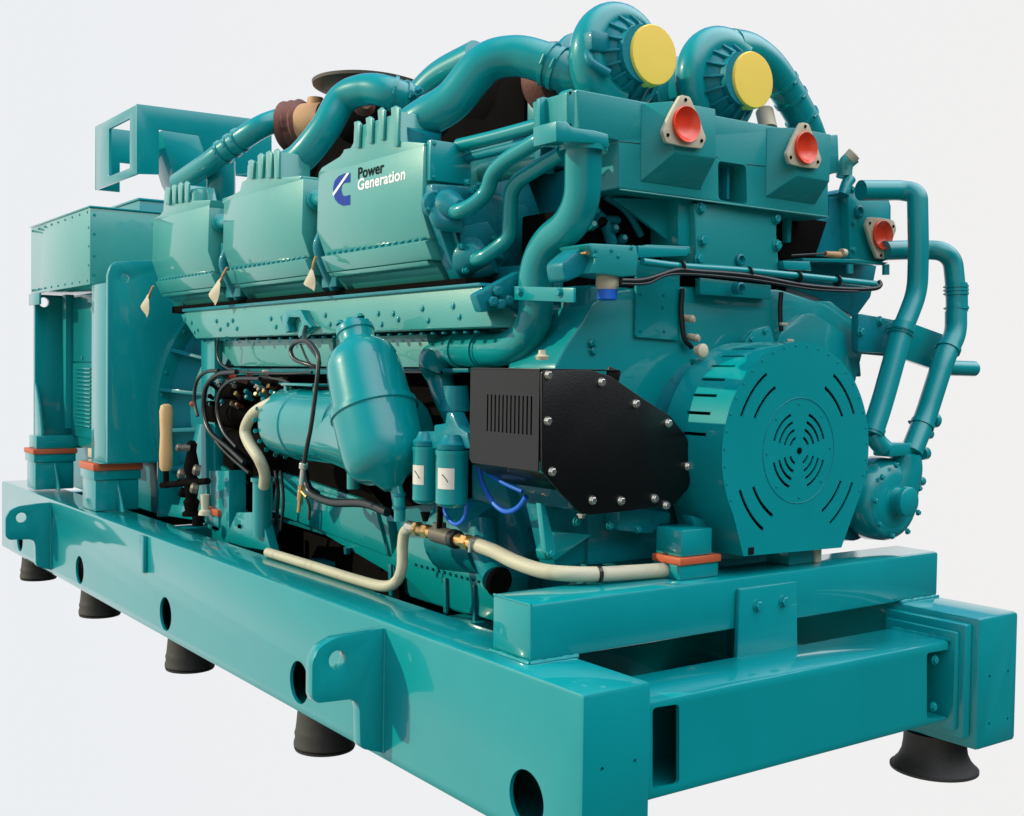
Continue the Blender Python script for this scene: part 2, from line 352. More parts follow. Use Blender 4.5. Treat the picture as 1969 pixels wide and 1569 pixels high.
# near mounting plate with lifting eye, far mounting plate
bm = bmesh.new(); lp = [Vector(p) for p in ((.105, 4.80, .815), (.105, 4.80, 1.99), (.135, 4.80, 2.06), (.60, 4.80, 2.10), (2.4, 4.80, 2.10), (2.4, 4.80, .46), (.43, 4.80, .46), (.43, 4.80, .815))]
b_prism(bm, rnd(lp, .09, 6, (1, 2)), (0, .045, 0), [circ((.21, 4.80, 1.965), .028, 'y', 24)]); finish(bm, 'mounting_plate', 'paint', alt, .004)
box('side_plate', .105, .125, 4.846, 5.14, .815, 1.93, 'paint', alt, .003)
box('foot_plate', .06, .42, 4.79, 5.15, .8115, .8145, 'paint', alt, 0)
bm = bmesh.new(); lp = [Vector(p) for p in ((.10, 6.54, .81), (.10, 6.54, 1.93), (2.4, 6.54, 1.93), (2.4, 6.54, .81))]
b_prism(bm, rnd(lp, .05, 4, (1,)), (0, .05, 0), [circ((.165, 6.54, 1.875), .036, 'y', 24)]); finish(bm, 'mounting_plate', 'paint', alt, .004)
bm = bmesh.new(); b_prism(bm, [(.10, 6.54, .99), (.10, 6.54, 1.28), (.10, 6.44, 1.12), (.10, 6.36, .93), (.10, 6.36, .81), (.10, 6.54, .81)], (.02, 0, 0)); finish(bm, 'gusset', 'paint', alt, .003)
box('foot_block', .06, .40, 6.33, 6.539, .806, .90, 'paint', alt, .004)
# casing between the plates: side panel, bolted louvred lower panel, gusset
box('casing', .33, 2.2, 4.85, 6.54, .82, 1.93, 'paint', alt, .02)
box('side_panel', .318, .33, 5.18, 6.36, 1.44, 1.90, 'paint', alt, .003)
lou = box('louvre_panel', .316, .33, 5.18, 6.36, .90, 1.432, 'paint', alt, .003)
for y in (5.6, 5.85, 6.1): bolt(alt, (.316, y, 1.47), -X, .012, .008)
for i in range(15):
    z = .98+i*.029
    box('louvre', .300, .3155, 5.86, 6.24, z, z+.012, 'paint', lou, .003)
bm = bmesh.new(); b_prism(bm, [(.33, 6.36, 1.93), (.33, 6.46, 1.93), (.33, 6.40, .95), (.33, 6.36, .95)], (-.06, 0, 0)); finish(bm, 'gusset', 'paint', alt, .003)
box('steel_chock', .20, .36, 5.3, 5.55, .80, .86, 'cream', alt, .003)
box('casing', .40, 2.2, 6.6, 7.0, .9, 1.9, 'paint', alt, .02); box('casing', .46, 1.9, 4.86, 6.9, .46, .815, 'cast', alt, .02)
# fan shroud end ring toward the engine
ring = lathe('adapter_ring', (XE, 4.70, ZE), Y, [(0, .88), (0, .93), (.099, .93), (.099, .88)], 'paint', alt, 72)
lathe('adapter_cone', (XE, 4.35, ZE), Y, [(0, .76), (.18, .78), (.35, .85)], 'cast', alt, 72)
for k in range(9):
    a = math.radians(140+k*16); c, s = math.cos(a), math.sin(a); n = Vector((-s, 0, c))*.011; p = Vector((XE, 0, ZE)); q = Vector((c, 0, s))
    bm = bmesh.new(); b_prism(bm, [p+q*.77+Y*4.34-n, p+q*.93+Y*4.69-n, p+q*.84+Y*4.69-n, p+q*.74+Y*4.4-n], n*2); finish(bm, 'rib', 'cast', alt, .002)
for k in range(14):
    a = math.radians(120+k*9); bolt(alt, Vector((XE+.905*math.cos(a), 4.70, ZE+.905*math.sin(a))), -Y, .012, .01)

# box frame bracket above the alternator
br = thing('steel_bracket', 'open teal box shaped steel bracket frame above the alternator terminal box', 'bracket', (.7, 5.6, 2.5))
o = plate('front_panel', [(825,155),(1560,250),(1640,262),(1640,560),(1280,600),(1200,345),(960,310),(960,582),(825,578)], 'y', 5.5, .02, 'paint', br, 'Z1', .003)
yb = 6.45; x0 = at(264, 200, 'y', 5.5).x; zt, zb = at(264, 200, 'y', 5.5).z, at(262, 334, 'y', 5.5).z
bm = bmesh.new(); b_prism(bm, [(x0, 5.52, zt), (x0, yb, zt), (x0, yb, zb), (x0, 5.52, zb)], (.02, 0, 0), [[Vector(p) for p in ((x0, 5.66, zt-.07), (x0, yb-.32, zt-.07), (x0, yb-.32, zb+.06), (x0, 5.66, zb+.06))]]); finish(bm, 'side_panel', 'paint', br, .003)
bm = bmesh.new(); zz = zt; b_prism(bm, [(x0, yb, zz), (x0+1.2, yb, zz), (x0+1.2, yb, zz-.25), (x0+.18, yb, zz-.25), (x0+.18, yb, zb), (x0, yb, zb)], (0, .02, 0)); finish(bm, 'back_panel', 'paint', br, .003)
plate('funnel_plate', [(975,315),(1250,350),(1290,560),(1400,780),(1150,780),(1060,625),(1000,430)], 'y', 5.95, .3, 'paint', br, 'Z1', .004)
plate('post', [(1290,540),(1392,510),(1392,820),(1290,820)], 'y', 5.2, .1, 'paint', br, 'Z1', .004)

# ================================================================== ENGINE
eng = thing('diesel_engine', 'huge teal V diesel engine with two turbochargers and three long rocker covers', 'engine', (XE, 2.6, .7))
box('engine_block', .66, 1.96, .86, 4.30, .80, 1.62, 'cast', eng, .02)
box('oil_pan', .74, 1.88, .9, 4.2, .34, .80, 'cast', eng, .03)
lathe('flywheel_housing', (XE, 4.20, ZE), Y, [(0, .70), (.02, .74), (.13, .76)], 'cast', eng, 72)
# banks: body of the heads
def bankbody(s):
    f = lambda x: x if s < 0 else 2*XE-x
    bm = bmesh.new(); b_prism(bm, [(f(.50), 1.44, 1.80), (f(.42), 1.44, 1.90), (f(.38), 1.44, 2.24), (f(.80), 1.44, 2.30), (f(1.0), 1.44, 1.9), (f(.85), 1.44, 1.5), (f(.66), 1.44, 1.5)], (0, 3.08, 0)); finish(bm, 'cylinder_bank', 'cast', eng, .01)
bankbody(-1); bankbody(1)
box('air_manifold', .95, 1.67, .95, 4.3, 1.9, 2.28, 'cast', eng, .03)
box('exhaust_manifold', .92, 1.62, 1.6, 3.9, 2.3, 2.74, 'dark', eng, .06)
# rocker covers
PF = [(.305, 2.305), (.300, 2.052), (.340, 1.945), (.318, 1.932), (.362, 1.842), (.405, 1.838), (.447, 1.785), (.60, 1.785), (.60, 2.16), (.64, 2.31)]
covers = []
for i, (y0, y1) in enumerate(((1.415, 2.334), (2.49, 3.45), (3.66, 4.57))):
    lp = [Vector((x, y0, z)) for x, z in PF[:3]+[(.352, 1.94), (.62, 1.94), (.66, 2.305)]]
    # upper edge steps down at the far end of each cover
    bm = bmesh.new(); b_prism(bm, lp, (0, y1-y0, 0))
    cv = finish(bm, 'rocker_cover', 'pale', eng, .004)
    def stepc(bm, y1=y1):
        b_prism(bm, [(.2, y1-.23, 2.6), (.2, y1-.23, 2.292), (.2, y1-.20, 2.27), (.2, y1+.1, 2.262), (.2, y1+.1, 2.6)], (.6, 0, 0))
    bm = bmesh.new(); b_prism(bm, [Vector((x, y0+.004, z)) for x, z in ((.342, 1.9405), (.318, 1.932), (.352, 1.862), (.60, 1.862), (.60, 1.9405))], (0, y1-y0-.008, 0))
    finish(bm, 'cover_skirt', 'pale', cv, .004)
    bm = bmesh.new(); b_prism(bm, [Vector((x, y0+.05, z)) for x, z in ((.357, 1.8605), (.368, 1.842), (.405, 1.838), (.447, 1.785), (.60, 1.785), (.60, 1.8605))], (0, y1-y0-.055, 0))
    finish(bm, 'head_plate', 'pale', cv, .004)
    n = 16
    for k in range(n):
        y = y0+.05+(y1-y0-.1)*k/(n-1); bm = bmesh.new(); b_lathe(bm, (.347, y, 1.943), Vector((-.85, 0, -.35)), [(-.02, .014), (.020, .014), (.025, .010)], 8)
        finish(bm, 'cover_bolt', 'paint', cv)
    covers.append(cv)
    # ribbed elbow casting on top, where the air pipe leaves
    ye = y0+.30 if i == 0 else y0+.27
# ribbed castings (outlines at their own depth), ribs proud of them
def ribbed(f, outline, ribs, x, t=.16):
    x -= .0395
    c = plate('pipe_elbow', outline, 'x', x, t, 'pale', eng, f, .005)
    for a in ribs: plate('rib', a, 'x', x-.013, .0125, 'pale', c, f, .003)
ribbed('Z3', [(352,1075),(352,1040),(372,1010),(478,945),(498,920),(505,900),(545,892),(562,860),(566,770),(800,690),(842,670),(845,850),(990,862),(980,930),(640,1010)], [[(566,735),(590,728),(602,745),(596,890),(572,892)],[(636,712),(660,700),(676,715),(672,862),(650,866)],[(708,665),(730,645),(748,665),(742,842),(720,846)],[(788,650),(815,636),(838,650),(828,882),(800,880)]], .345)
ribbed('Z1', [(1340,760),(1340,728),(1398,706),(1446,680),(1458,628),(1488,610),(1492,525),(1690,445),(1690,600),(1812,588),(1810,640)], [[(1496,500),(1515,490),(1530,500),(1524,605),(1500,608)],[(1552,468),(1572,450),(1588,465),(1580,600),(1558,602)],[(1602,450),(1622,436),(1640,452),(1634,600),(1608,602)],[(1650,436),(1668,425),(1684,440),(1680,602),(1655,602)]], .345)
ribbed('Z1', [(908,885),(908,855),(960,832),(984,800),(986,770),(992,680),(1130,645),(1150,740),(1270,735),(1260,790)], [[(998,662),(1012,655),(1024,665),(1020,765),(1000,765)],[(1036,650),(1050,640),(1062,650),(1058,755),(1040,755)],[(1072,645),(1088,625),(1100,640),(1096,750),(1076,750)],[(1112,632),(1126,620),(1138,635),(1134,745),(1114,745)]], .345)
# little round breather cap on the third cover
lathe('breather_cap', at(383, 384, 'x', .36)-Z*.07, Z, [(0, .05), (.10, .052), (.125, .045), (.135, .02)], 'pale', eng, 32)
# joints between the covers
for (y0, y1) in ((2.334, 2.49), (3.45, 3.66)):
    box('head_gap_body', .40, .60, y0+.001, y1-.001, 1.80, 2.2, 'cast', eng, .01)
    lathe('water_joint', (.37, y0+.002, 2.21), Y, [(0, .05), (.02, .05), (.022, .036), (y1-y0-.03, .036), (y1-y0-.025, .05), (y1-y0-.004, .05)], 'paint', eng, 24)
    tube('drain_pipe', [(.37, (y0+y1)/2, 2.05), (.35, (y0+y1)/2, 1.98), (.39, (y0+y1)/2, 1.88), (.45, (y0+y1)/2, 1.78)], .028, 'cast', eng)
    box('joint_block', .36, .41, y0+.02, y1-.02, 2.0, 2.10, 'cast', eng, .008)
# lettering and emblem on the near cover
def onplane(x): return lambda u, v: at(u, v, 'x', x)
def word(txt, u0, v0, u1, v1, m, hpx, parent, bold=.0):
    cu = bpy.data.curves.new('t', 'FONT'); cu.body = txt; cu.size = 1; cu.offset = bold; cu.extrude = 0; cu.space_character = 1.02
    o = bpy.data.objects.new('t', cu); COL.objects.link(o); bpy.context.view_layer.update()
    me = bpy.data.meshes.new_from_object(o.evaluated_get(bpy.context.evaluated_depsgraph_get())); bpy.data.objects.remove(o)
    xs = [v.co.x for v in me.vertices]; ys = [v.co.y for v in me.vertices]
    p0 = at(u0, v0, 'x', .298); p1 = at(u1, v1, 'x', .298); ph = at(u0, v0-hpx, 'x', .298)
    wd = p0.y-p1.y; s = wd/(max(xs)-min(xs)); hh = (ph.z-p0.z)
    for v in me.vertices:
        xx, yy = (v.co.x-min(xs))*s, v.co.y*hh/.70
        zz = p0.z+yy; xp = .305+(.300-.305)*(2.305-zz)/(2.305-2.052)
        v.co = Vector((xp-.0016, p0.y-xx, zz))
    me.materials.clear(); me.materials.append(M[m]); o = link(me, 'lettering', parent); return o
word('Power', *V('Z3', (585,1078))[0], *V('Z3', (742,1046))[0], 'ink', 21, covers[0], .022)
word('Generation', *V('Z3', (585,1148))[0], *V('Z3', (872,1092))[0], 'logowhite', 21, covers[0], .022)
# emblem: a C shape, square end at the right, crossed by a white diagonal
def flatpoly(name, px, m, lift, parent):
    bm = bmesh.new(); vv = []
    for p in V('Z3', *px):
        q = at(*p, 'x', .3); q.x = .305+(.300-.305)*(2.305-q.z)/.253-lift; vv.append(bm.verts.new(q))
    bmesh.ops.triangle_fill(bm, edges=[bm.edges.new((vv[i], vv[(i+1) % len(vv)])) for i in range(len(vv))], use_beauty=True)
    return finish(bm, name, m, parent)
flatpoly('emblem', [(540,1042),(505,1046),(470,1062),(447,1090),(438,1130),(440,1170),(452,1205),(472,1228),(500,1242),(542,1236),(541,1175),(505,1184),(492,1172),(486,1145),(490,1118),(503,1104),(540,1100)], 'logoblue', .0014, covers[0])
flatpoly('emblem_stripe', [(520,1045),(536,1043),(442,1183),(436,1168)], 'logowhite', .0022, covers[0])
for k in range(5):
    y = 1.55+0*k
# near end of the left head
box('end_cover', .318, .512, 1.385, 1.4135, 2.165, 2.325, 'paint', eng, .005)
bm = bmesh.new(); b_prism(bm, [Vector((x, 1.36, z)) for x, z in ((.312, 2.15), (.312, 2.055), (.36, 1.95), (.40, 1.86), (.455, 1.775), (.70, 1.72), (.78, 1.9), (.78, 2.10), (.52, 2.16))], (0, .079, 0)); finish(bm, 'head_end', 'cast', eng, .01)
for p in ((.335, 2.31), (.495, 2.31), (.335, 2.18), (.495, 2.18)): bolt(eng, (p[0], 1.385, p[1]), -Y, .007, .006)
def flange3(c, r, d=-Y, th=.022, name='pipe_flange', m='cast', par=None):
    par = par or eng; o = lathe(name, c, d, [(0, r), (th, r), (th+.004, r*.9)], m, par, 28)
    _, u, v = basis(d)
    for k in range(3):
        a = 2*math.pi*k/3+.5; q = Vector(c)+(u*math.cos(a)+v*math.sin(a))*r*.82+Vector(d)*th; bolt(par, q, d, .008, .01, 'paint')
    return o
c1 = at(*V('B5', (200,880))[0], 'y', 1.36); c2 = at(*V('B5', (350,1200))[0], 'y', 1.36)
flange3(c1, .068); flange3(c2, .068); flange3(at(*V('B5', (115,850))[0], 'y', 1.37), .055)
tube('coolant_elbow', A(c1, (*V('B5', (290,900))[0], 'y', 1.24), (*V('B5', (400,840))[0], 'y', 1.18), (*V('B5', (480,760))[0], 'y', 1.14), (*V('B5', (510,640))[0], 'y', 1.10), (*V('B5', (600,550))[0], 'y', 1.02), (*V('B5', (850,400))[0], 'y', .82), (*V('B5', (985,340))[0], 'y', .80)), .030, 'paint', eng, bend=.06)
tube('coolant_elbow', A(c2, (*V('B5', (430,1220))[0], 'y', 1.24), (*V('B5', (560,1130))[0], 'y', 1.17), (*V('B5', (625,1070))[0], 'y', 1.13), (*V('B5', (635,760))[0], 'y', 1.08), (*V('B5', (690,680))[0], 'y', 1.04), (*V('B5', (980,500))[0], 'y', .82)), .030, 'paint', eng, bend=.06)
tube('air_line', A((*V('B5', (285,450))[0], 'y', 1.40), (*V('B5', (500,400))[0], 'y', 1.22), (*V('B5', (840,310))[0], 'y', .95)), .026, 'paint', eng)
tube('air_line', A((*V('B5', (330,540))[0], 'y', 1.40), (*V('B5', (780,430))[0], 'y', .98)), .018, 'cast', eng)
tube('air_line', A((*V('B5', (380,660))[0], 'y', 1.50), (*V('B5', (880,545))[0], 'y', 1.05)), .045, 'pale', eng)
box('line_bracket', *(lambda a, b: (a.x, b.x, .93, .97, b.z, a.z))(at(*V('B5', (835,310))[0], 'y', .93), at(*V('B5', (930,640))[0], 'y', .93)), 'cast', eng, .006)
plate('deflector_plate', [(828,135),(855,125),(1010,160),(1010,275),(960,290),(930,300),(830,340)], 'y', .86, .02, 'paint', eng, 'B5', .003)
for cc_, rr_ in ((c1, .05), (c2, .052)):
    lathe('water_outlet', cc_-Y*.03, -Y, [(-.05, rr_*1.5), (0, rr_*1.5), (.03, rr_*1.1), (.06, rr_*.8), (.075, rr_*.5)], 'cast', eng, 28)
tube('water_outlet', A((*V('B5', (130,880))[0], 'y', 1.35), (*V('B5', (170,960))[0], 'y', 1.33), (*V('B5', (300,980))[0], 'y', 1.30)), .034, 'cast', eng)
tube('water_outlet', A((*V('B5', (340,1230))[0], 'y', 1.35), (*V('B5', (420,1290))[0], 'y', 1.33), (*V('B5', (520,1250))[0], 'y', 1.28)), .036, 'cast', eng)
plate('head_flange', V('B5', (235,940),(300,1120),(300,1000),(480,960),(640,1180),(560,1280),(420,1340),(330,1300)), 'y', 1.33, .03, 'cast', eng, None, .008)
plate('idler_arm', V('B5', (400,1450),(700,1290),(720,1380),(560,1560),(440,1570)), 'y', 1.02, .05, 'cast', eng, None, .01)
for p in V('B5', (340,700),(380,740),(420,720),(360,760),(440,760),(300,1130),(520,1080),(330,1290),(560,1200)): bolt(eng, at(*p, 'y', 1.32), -Y, .011, .018, 'paint')
for k in range(7): lathe('hex_fitting', at(*V('B5', (960+k*14, 1000+(k*37) % 90))[0], 'y', .95), Vector((-.4, -1, .2)), [(0, .014), (.03, .014), (.04, .008)], random.choice(['cast', 'dark', 'paint']), eng, 6)
# ---- long bolted side plate below the covers
def xplate(name, pts, x, t, m, f=None, bevel=.004, par=None): return plate(name, pts, 'x', x, t, m, par or eng, f, bevel)
sp = xplate('side_plate', [(347,606),(362,598),(925,549),(945,628),(376,651)], .38, .24, 'pale', bevel=.006)
for p in V('B6', (268,1045),(308,1065),(325,1122),(345,1108),(458,1055),(480,1105),(555,1052),(580,1100),(525,1075),(785,1040),(815,1090),(1112,1020),(1140,1075),(1430,1010),(1450,1075),(1520,1010),(1550,1045),(1695,980),(1730,1050),(1880,965),(1918,1030)): bolt(sp, at(*p, 'x', .38), -X, .011, .008, 'paint')
for p in V('B5', (400,1490),(470,1450),(420,1540),(520,1430)): bolt(sp, at(*p, 'y', 1.08), -Y, .010, .008)
xplate('side_plate_ledge', [(350,600),(350,594),(920,543),(925,549)], .365, .2, 'cast')
for k in range(26):
    p = at(392+k*21, 651.5-k*.8, 'x', .40); bolt(eng, p-Z*.006, -Z, .012, .012, 'cast', washer=False)
xplate('lower_cover', [(410,655),(640,650),(640,705),(450,704)], .47, .16, 'pale'); xplate('lower_cover', [(645,650),(820,642),(832,706),(650,706)], .47, .16, 'pale')
xplate('sill_plate', [(425,707),(900,708),(900,716),(425,722)], .50, .2, 'cast')
# knuckle bracket on the plate
xplate('hose_bracket', [(745,345),(790,300),(870,300),(900,360),(940,400),(860,470),(850,430),(880,385),(865,345),(800,345),(790,380),(800,430),(780,440)], .335, .045, 'paint', 'Z5')
# ---- block side, dark recess and pan panels
xplate('block_panel', [(430,860),(480,960),(545,1005),(745,1068),(985,1190),(1010,1060),(960,900),(700,860)], .62, .12, 'cast', bevel=.01)
xplate('pan_panel', [(560,1000),(600,940),(720,975),(745,1070),(610,1018)], .56, .06, 'paint', bevel=.01)
xplate('pan_panel', [(745,1080),(780,1015),(900,1040),(980,1110),(965,1200),(830,1160)], .53, .1, 'paint', bevel=.01)
for u in (745, 850, 905): xplate('pan_rib', [(u, 1085+(u-745)*.25), (u+6, 1085+(u-745)*.25), (u+8, 1150+(u-745)*.3), (u+2, 1148+(u-745)*.3)], .515, .014, 'cast')
for k in range(15): bolt(eng, at(800+k*11, 1085+k*3.0, 'x', .53), -X, .007, .01, 'cast', washer=False)
# duct with an open end in the bottom
tube('drain_duct', A((925,1010,'x',.50),(930,1050,'x',.47),(945,1090,'x',.44),(955,1115,'x',.40)), .055, 'cast', eng)
lathe('duct_mouth', at(957, 1118, 'x', .39), Vector((0, -1, -.1)), [(0, .055), (.01, .058), (.02, .05)], 'dark', eng, 24)
lathe('bell_housing', at(985, 1050, 'x', .62)+Y*.1, Y, [(0, .02), (0, .15), (.3, .17)], 'cast', eng, 32)

# ---- oil cooler drum
oc = lathe('oil_cooler', (.38, 2.86, 1.155), -Y, [(0, .02), (.01, .09), (.04, .145), (.08, .166), (.10, .17), (.28, .17), (.285, .176), (.32, .176), (.325, .17), (.72, .17), (.725, .178), (.78, .178), (.785, .17), (1.15, .17)], 'paint', eng, 56)
ya, yb_ = at(622, 741, 'x', .36).y, at(560, 734, 'x', .36).y; za = at(590, 737, 'x', .36).z
box('cooler_bracket', .30, .44, ya, yb_, za-.012, za, 'paint', oc, .003); box('cooler_bracket', .32, .335, yb_-.03, yb_, za-.08, za-.0125, 'paint', oc, .002); box('cooler_bracket', .32, .335, ya, ya+.03, za-.06, za-.0125, 'paint', oc, .002)
tube('cooler_outlet', A((680,905,'x',.34),(680,940,'x',.34)), .03, 'paint', oc); tube('cooler_outlet', A((700,908,'x',.36),(720,912,'x',.36),(745,930,'x',.36)), .028, 'cast', oc)
xplate('cooler_foot', V('B8', (1195,760),(1050,780),(1110,800),(1180,850),(1250,870),(1250,1060),(1190,1060)), .42, .05, 'cast')
tube('cooler_elbow', A((612,815,'x',.38),(680,838,'x',.34),(745,862,'x',.26)), .150, 'paint', oc, n=40)
for k in range(10): bolt(oc, Vector((.38+.173*math.cos(2.1+k*.32), 2.80, 1.155+.173*math.sin(2.1+k*.32))), Y, .008, .01)
# ---- big round filter vessel leaning in front
a0 = at(681, 628, 'x', .20); a1 = at(752, 930, 'x', .20); dv = (a1-a0); L = dv.length; dv.normalize()
ve = lathe('filter_vessel', a0, dv, [(0, .02), (0, .076), (.012, .080), (.03, .080), (.035, .074), (.07, .074), (.082, .080), (.10, .108), (.125, .133), (.16, .148), (.20, .154), (.33, .160), (L*.53, .164)], 'paint', eng, 64, smooth=50)
lathe('vessel_bowl', a0+dv*L*.535, dv, [(0, .160), (0, .178), (.022, .180), (.028, .172), (.17, .170), (.225, .163), (.26, .148), (.285, .118), (.298, .075), (L*.465+.02, .035)], 'paint', ve, 64, smooth=50)
lathe('filler_cap', a0-dv*.022, dv, [(0, .03), (0, .055), (.021, .06)], 'paint', ve, 32)
for k in range(4):
    _, u, v = basis(dv); q = a0+(u*math.cos(k*1.57)+v*math.sin(k*1.57))*.062-dv*.01; bolt(ve, q, -dv, .014, .014)
xplate('vessel_bracket', V('Z5', (1050,890),(1190,870),(1200,1000),(1130,1010),(1190,1180),(1150,1185),(1060,960)), .12, .06, 'paint', par=ve)
tube('drain_spout', A((762,925,'x',.22),(768,965,'x',.22),(768,1002,'x',.22)), .022, 'paint', ve)
for t in (.25, .75): lathe('spout_collar', at(766+t*2, 935+t*50, 'x', .22), -Z, [(0, .028), (.012, .028)], 'cast', ve, 20)
# ---- fuel filters
def canister(u, vt, vb, x, r, lu):
    p, q = at(u, vt, 'x', x), at(u, vb, 'x', x); h = p.z-q.z
    c = lathe('fuel_filter', (q.x, q.y, q.z), Z, [(0, r*.55), (.006, r*.85), (.016, r), (h-.02, r), (h-.012, r*1.06), (h, r*1.06)], 'paint', eng, 36)
    lathe('filter_head', (p.x, p.y, p.z+.0015), Z, [(0, r*.9), (.02, r*.98), (.03, r*.7), (.055, r*.5)], 'cast', c, 28)
    # wrapped white label on the sunlit side
    bm = bmesh.new(); rr = r*1.012; cols = []
    for k in range(9):
        a = math.radians(lu[0]+(lu[1]-lu[0])*k/8); cols.append([bm.verts.new((q.x+rr*math.cos(a), q.y+rr*math.sin(a), z)) for z in (at(u, lu[3], 'x', x).z, at(u, lu[2], 'x', x).z)])
    for k in range(8): bm.faces.new((cols[k][0], cols[k+1][0], cols[k+1][1], cols[k][1]))
    lb = finish(bm, 'label', 'white', c)
    bm = bmesh.new(); am = math.radians((lu[0]+lu[1])/2); z0 = at(u, (lu[2]+lu[3])/2, 'x', x).z; dirv = Vector((-math.sin(am), math.cos(am), 0)); cc = Vector((q.x+rr*1.012*math.cos(am), q.y+rr*1.012*math.sin(am), z0))
    b_tube(bm, [cc+dirv*.012-Z*.012, cc+Z*.004, cc-dirv*.012+Z*.016], .0012, 6); finish(bm, 'label_mark', 'ink', c)
    return c
canister(817, 858, 968, .26, .049, (165, 232, 893, 930)); canister(868, 865, 975, .24, .060, (180, 246, 898, 938))
xplate('filter_bracket', V('B8', (1350,620),(1370,590),(1420,540),(1420,490),(1490,490),(1490,450),(1560,440),(1570,370),(1600,370),(1640,460),(1700,500),(1720,600),(1500,600)), .26, .06, 'cast', bevel=.006)
lathe('drain_cock', at(818, 985, 'x', .26), -Z, [(0, .02), (.02, .014), (.035, .01)], 'dark', eng, 12)
tube('drain_pipe', A((846,975,'x',.26),(845,1005,'x',.28),(842,1025,'x',.30)), .010, 'dark', eng)
lathe('pipe_stub', at(875, 790, 'x', .45), Z, [(0, .06), (.05, .055), (.10, .05)], 'cast', eng, 28)
# ---- the big swan neck coolant pipe
BX = .52
o, s = tube('coolant_pipe', A((1122,285,'x',BX-.02),(1120,385,'x',BX),(1098,432,'x',BX),(1052,468,'x',BX),(1030,520,'x',BX),(1030,610,'x',BX),(1012,648,'x',BX),(975,672,'x',BX),(925,674,'x',BX)), .0655, 'paint', eng, bend=.13, n=36, k=10)
lathe('pipe_flange', at(1122, 292, 'x', BX-.02), Z, [(0, .085), (.03, .085), (.035, .07)], 'paint', eng, 32)
o2, s2 = tube('coolant_pipe', A((925,674,'x',BX),(868,673,'x',BX+.01),(846,700,'x',BX+.02),(852,750,'x',BX+.02),(878,815,'x',BX+.0)), lambda t: .064 if t < .3 else .064+.03*math.sin(min(1, (t-.3)/.35)*math.pi)-.02*max(0, (t-.5)/.5), 'paint', eng, n=32, k=10)
o3, s3 = tube('rubber_coupling', A((935,674,'x',BX),(880,672.5,'x',BX+.006)), .0685, 'paint', eng, n=32)
clamp(eng, s3, .12, .07, .022); clamp(eng, s3, .9, .07, .022)
xplate('pipe_clamp_plate', V('Z6', (590,470),(950,480),(950,570),(590,555)), BX-.1, .012, 'paint')
for p in V('Z6', (628,505),(868,510)): bolt(eng, at(*p, 'x', BX-.1), -X, .014, .014)
plate('pipe_bracket', V('B5', (938,285),(1010,290),(1050,330),(1200,350),(1290,375),(1300,460),(1262,470),(1240,440),(1060,430),(940,425)), 'y', .575, .13, 'paint', eng, None, .005)
# ---- charge air pipes from the turbos down to the banks
TY = .97
t1, st1 = tube('charge_air_pipe', A((772,258,'x',.42),(815,228,'x',.45),(872,192,'x',.52),(930,125,'x',.60),(985,108,'x',.68),(1040,118,'x',.75),(1110,150,'y',1.14),(1190,200,'y',1.08)), .082, 'paint', eng, n=36)
lathe('pipe_foot', at(800, 262, 'x', .42)-Z*.05, Vector((0, -.55, 1)), [(0, .10), (.03, .098), (.09, .084)], 'cast', eng, 36)
for t in (.76, .80): clamp(eng, st1, t, .085, .018)
t2, st2 = tube('charge_air_pipe', A((545,322,'x',.42),(580,302,'x',.45),(625,248,'x',.52),(660,190,'x',.60),(705,172,'x',.66),(750,178,'x',.72),(800,198,'x',.85)), .076, 'paint', eng, n=36)
lathe('pipe_foot', at(560, 325, 'x', .42)-Z*.04, Vector((0, -.55, 1)), [(0, .09), (.03, .088), (.08, .078)], 'cast', eng, 36)
for t in (.86, .93): clamp(eng, st2, t, .08, .018)
t3, st3 = tube('charge_air_pipe', A((345,352,'x',.45),(400,315,'x',.5),(440,285,'x',.56),(500,245,'x',.66),(545,228,'x',.8)), .066, 'paint', eng, n=32)
clamp(eng, st3, .45, .07, .018); clamp(eng, st3, .55, .07, .018); clamp(eng, st3, .62, .07, .018)
tube('charge_air_pipe', A((425,310,'x',.62),(425,370,'x',.62),(420,420,'x',.62)), .085, 'paint', eng)
# pieces of the next turbos seen between the pipes
lathe('bellows', at(548, 246, 'x', .82), Vector((.5, -.8, .05)), [(0, .13), (.02, .15), (.05, .13), (.07, .15), (.10, .135), (.12, .15), (.15, .13)], 'rust', eng, 36)
lathe('heat_wrap', at(585, 240, 'x', .88), Vector((.5, -.8, .05)), [(0, .12), (.14, .11)], 'tan', eng, 32)
lathe('heat_wrap', at(606, 222, 'x', .92), Z, [(0, .05), (.10, .045)], 'tan', eng, 24)
lathe('turbine_housing', at(668, 236, 'x', .92), Vector((.2, -.9, .1)), [(0, .05), (.02, .12), (.15, .15), (.28, .12), (.34, .08)], 'dark', eng, 36)
lathe('actuator', at(697, 205, 'x', .8), Vector((-.2, -.9, .1)), [(0, .05), (.03, .06), (.06, .03)], 'rust', eng, 24)
lathe('turbine_housing', at(930, 205, 'x', 1.05), Vector((.2, -1, 0)), [(0, .06), (.03, .16), (.16, .20), (.34, .18), (.42, .12)], 'dark', eng, 40)
tube('air_inlet', A((800,200,'x',1.0),(850,150,'x',1.05),(920,112,'x',1.1)), .09, 'paint', eng, n=28)
lathe('turbine_housing', at(925, 130, 'x', 1.15)-Z*.07, Vector((.2, -.9, .25)), [(0, .05), (.02, .13), (.12, .15), (.2, .1)], 'rust', eng, 32)
for q in V('Z3', (850,520),(880,560),(930,590),(960,560),(820,600)): bolt(eng, at(*q, 'x', .80), (-.6, -.5, .6), .018, .03, 'cast')
xplate('turbo_mount', V('Z3', (1530,560),(1600,580),(1680,650),(1690,790),(1480,780),(1460,640)), .95, .1, 'paint', bevel=.01)
box('manifold_casting', .78, 1.0, 1.35, 3.9, 2.28, 2.40, 'cast', eng, .02)
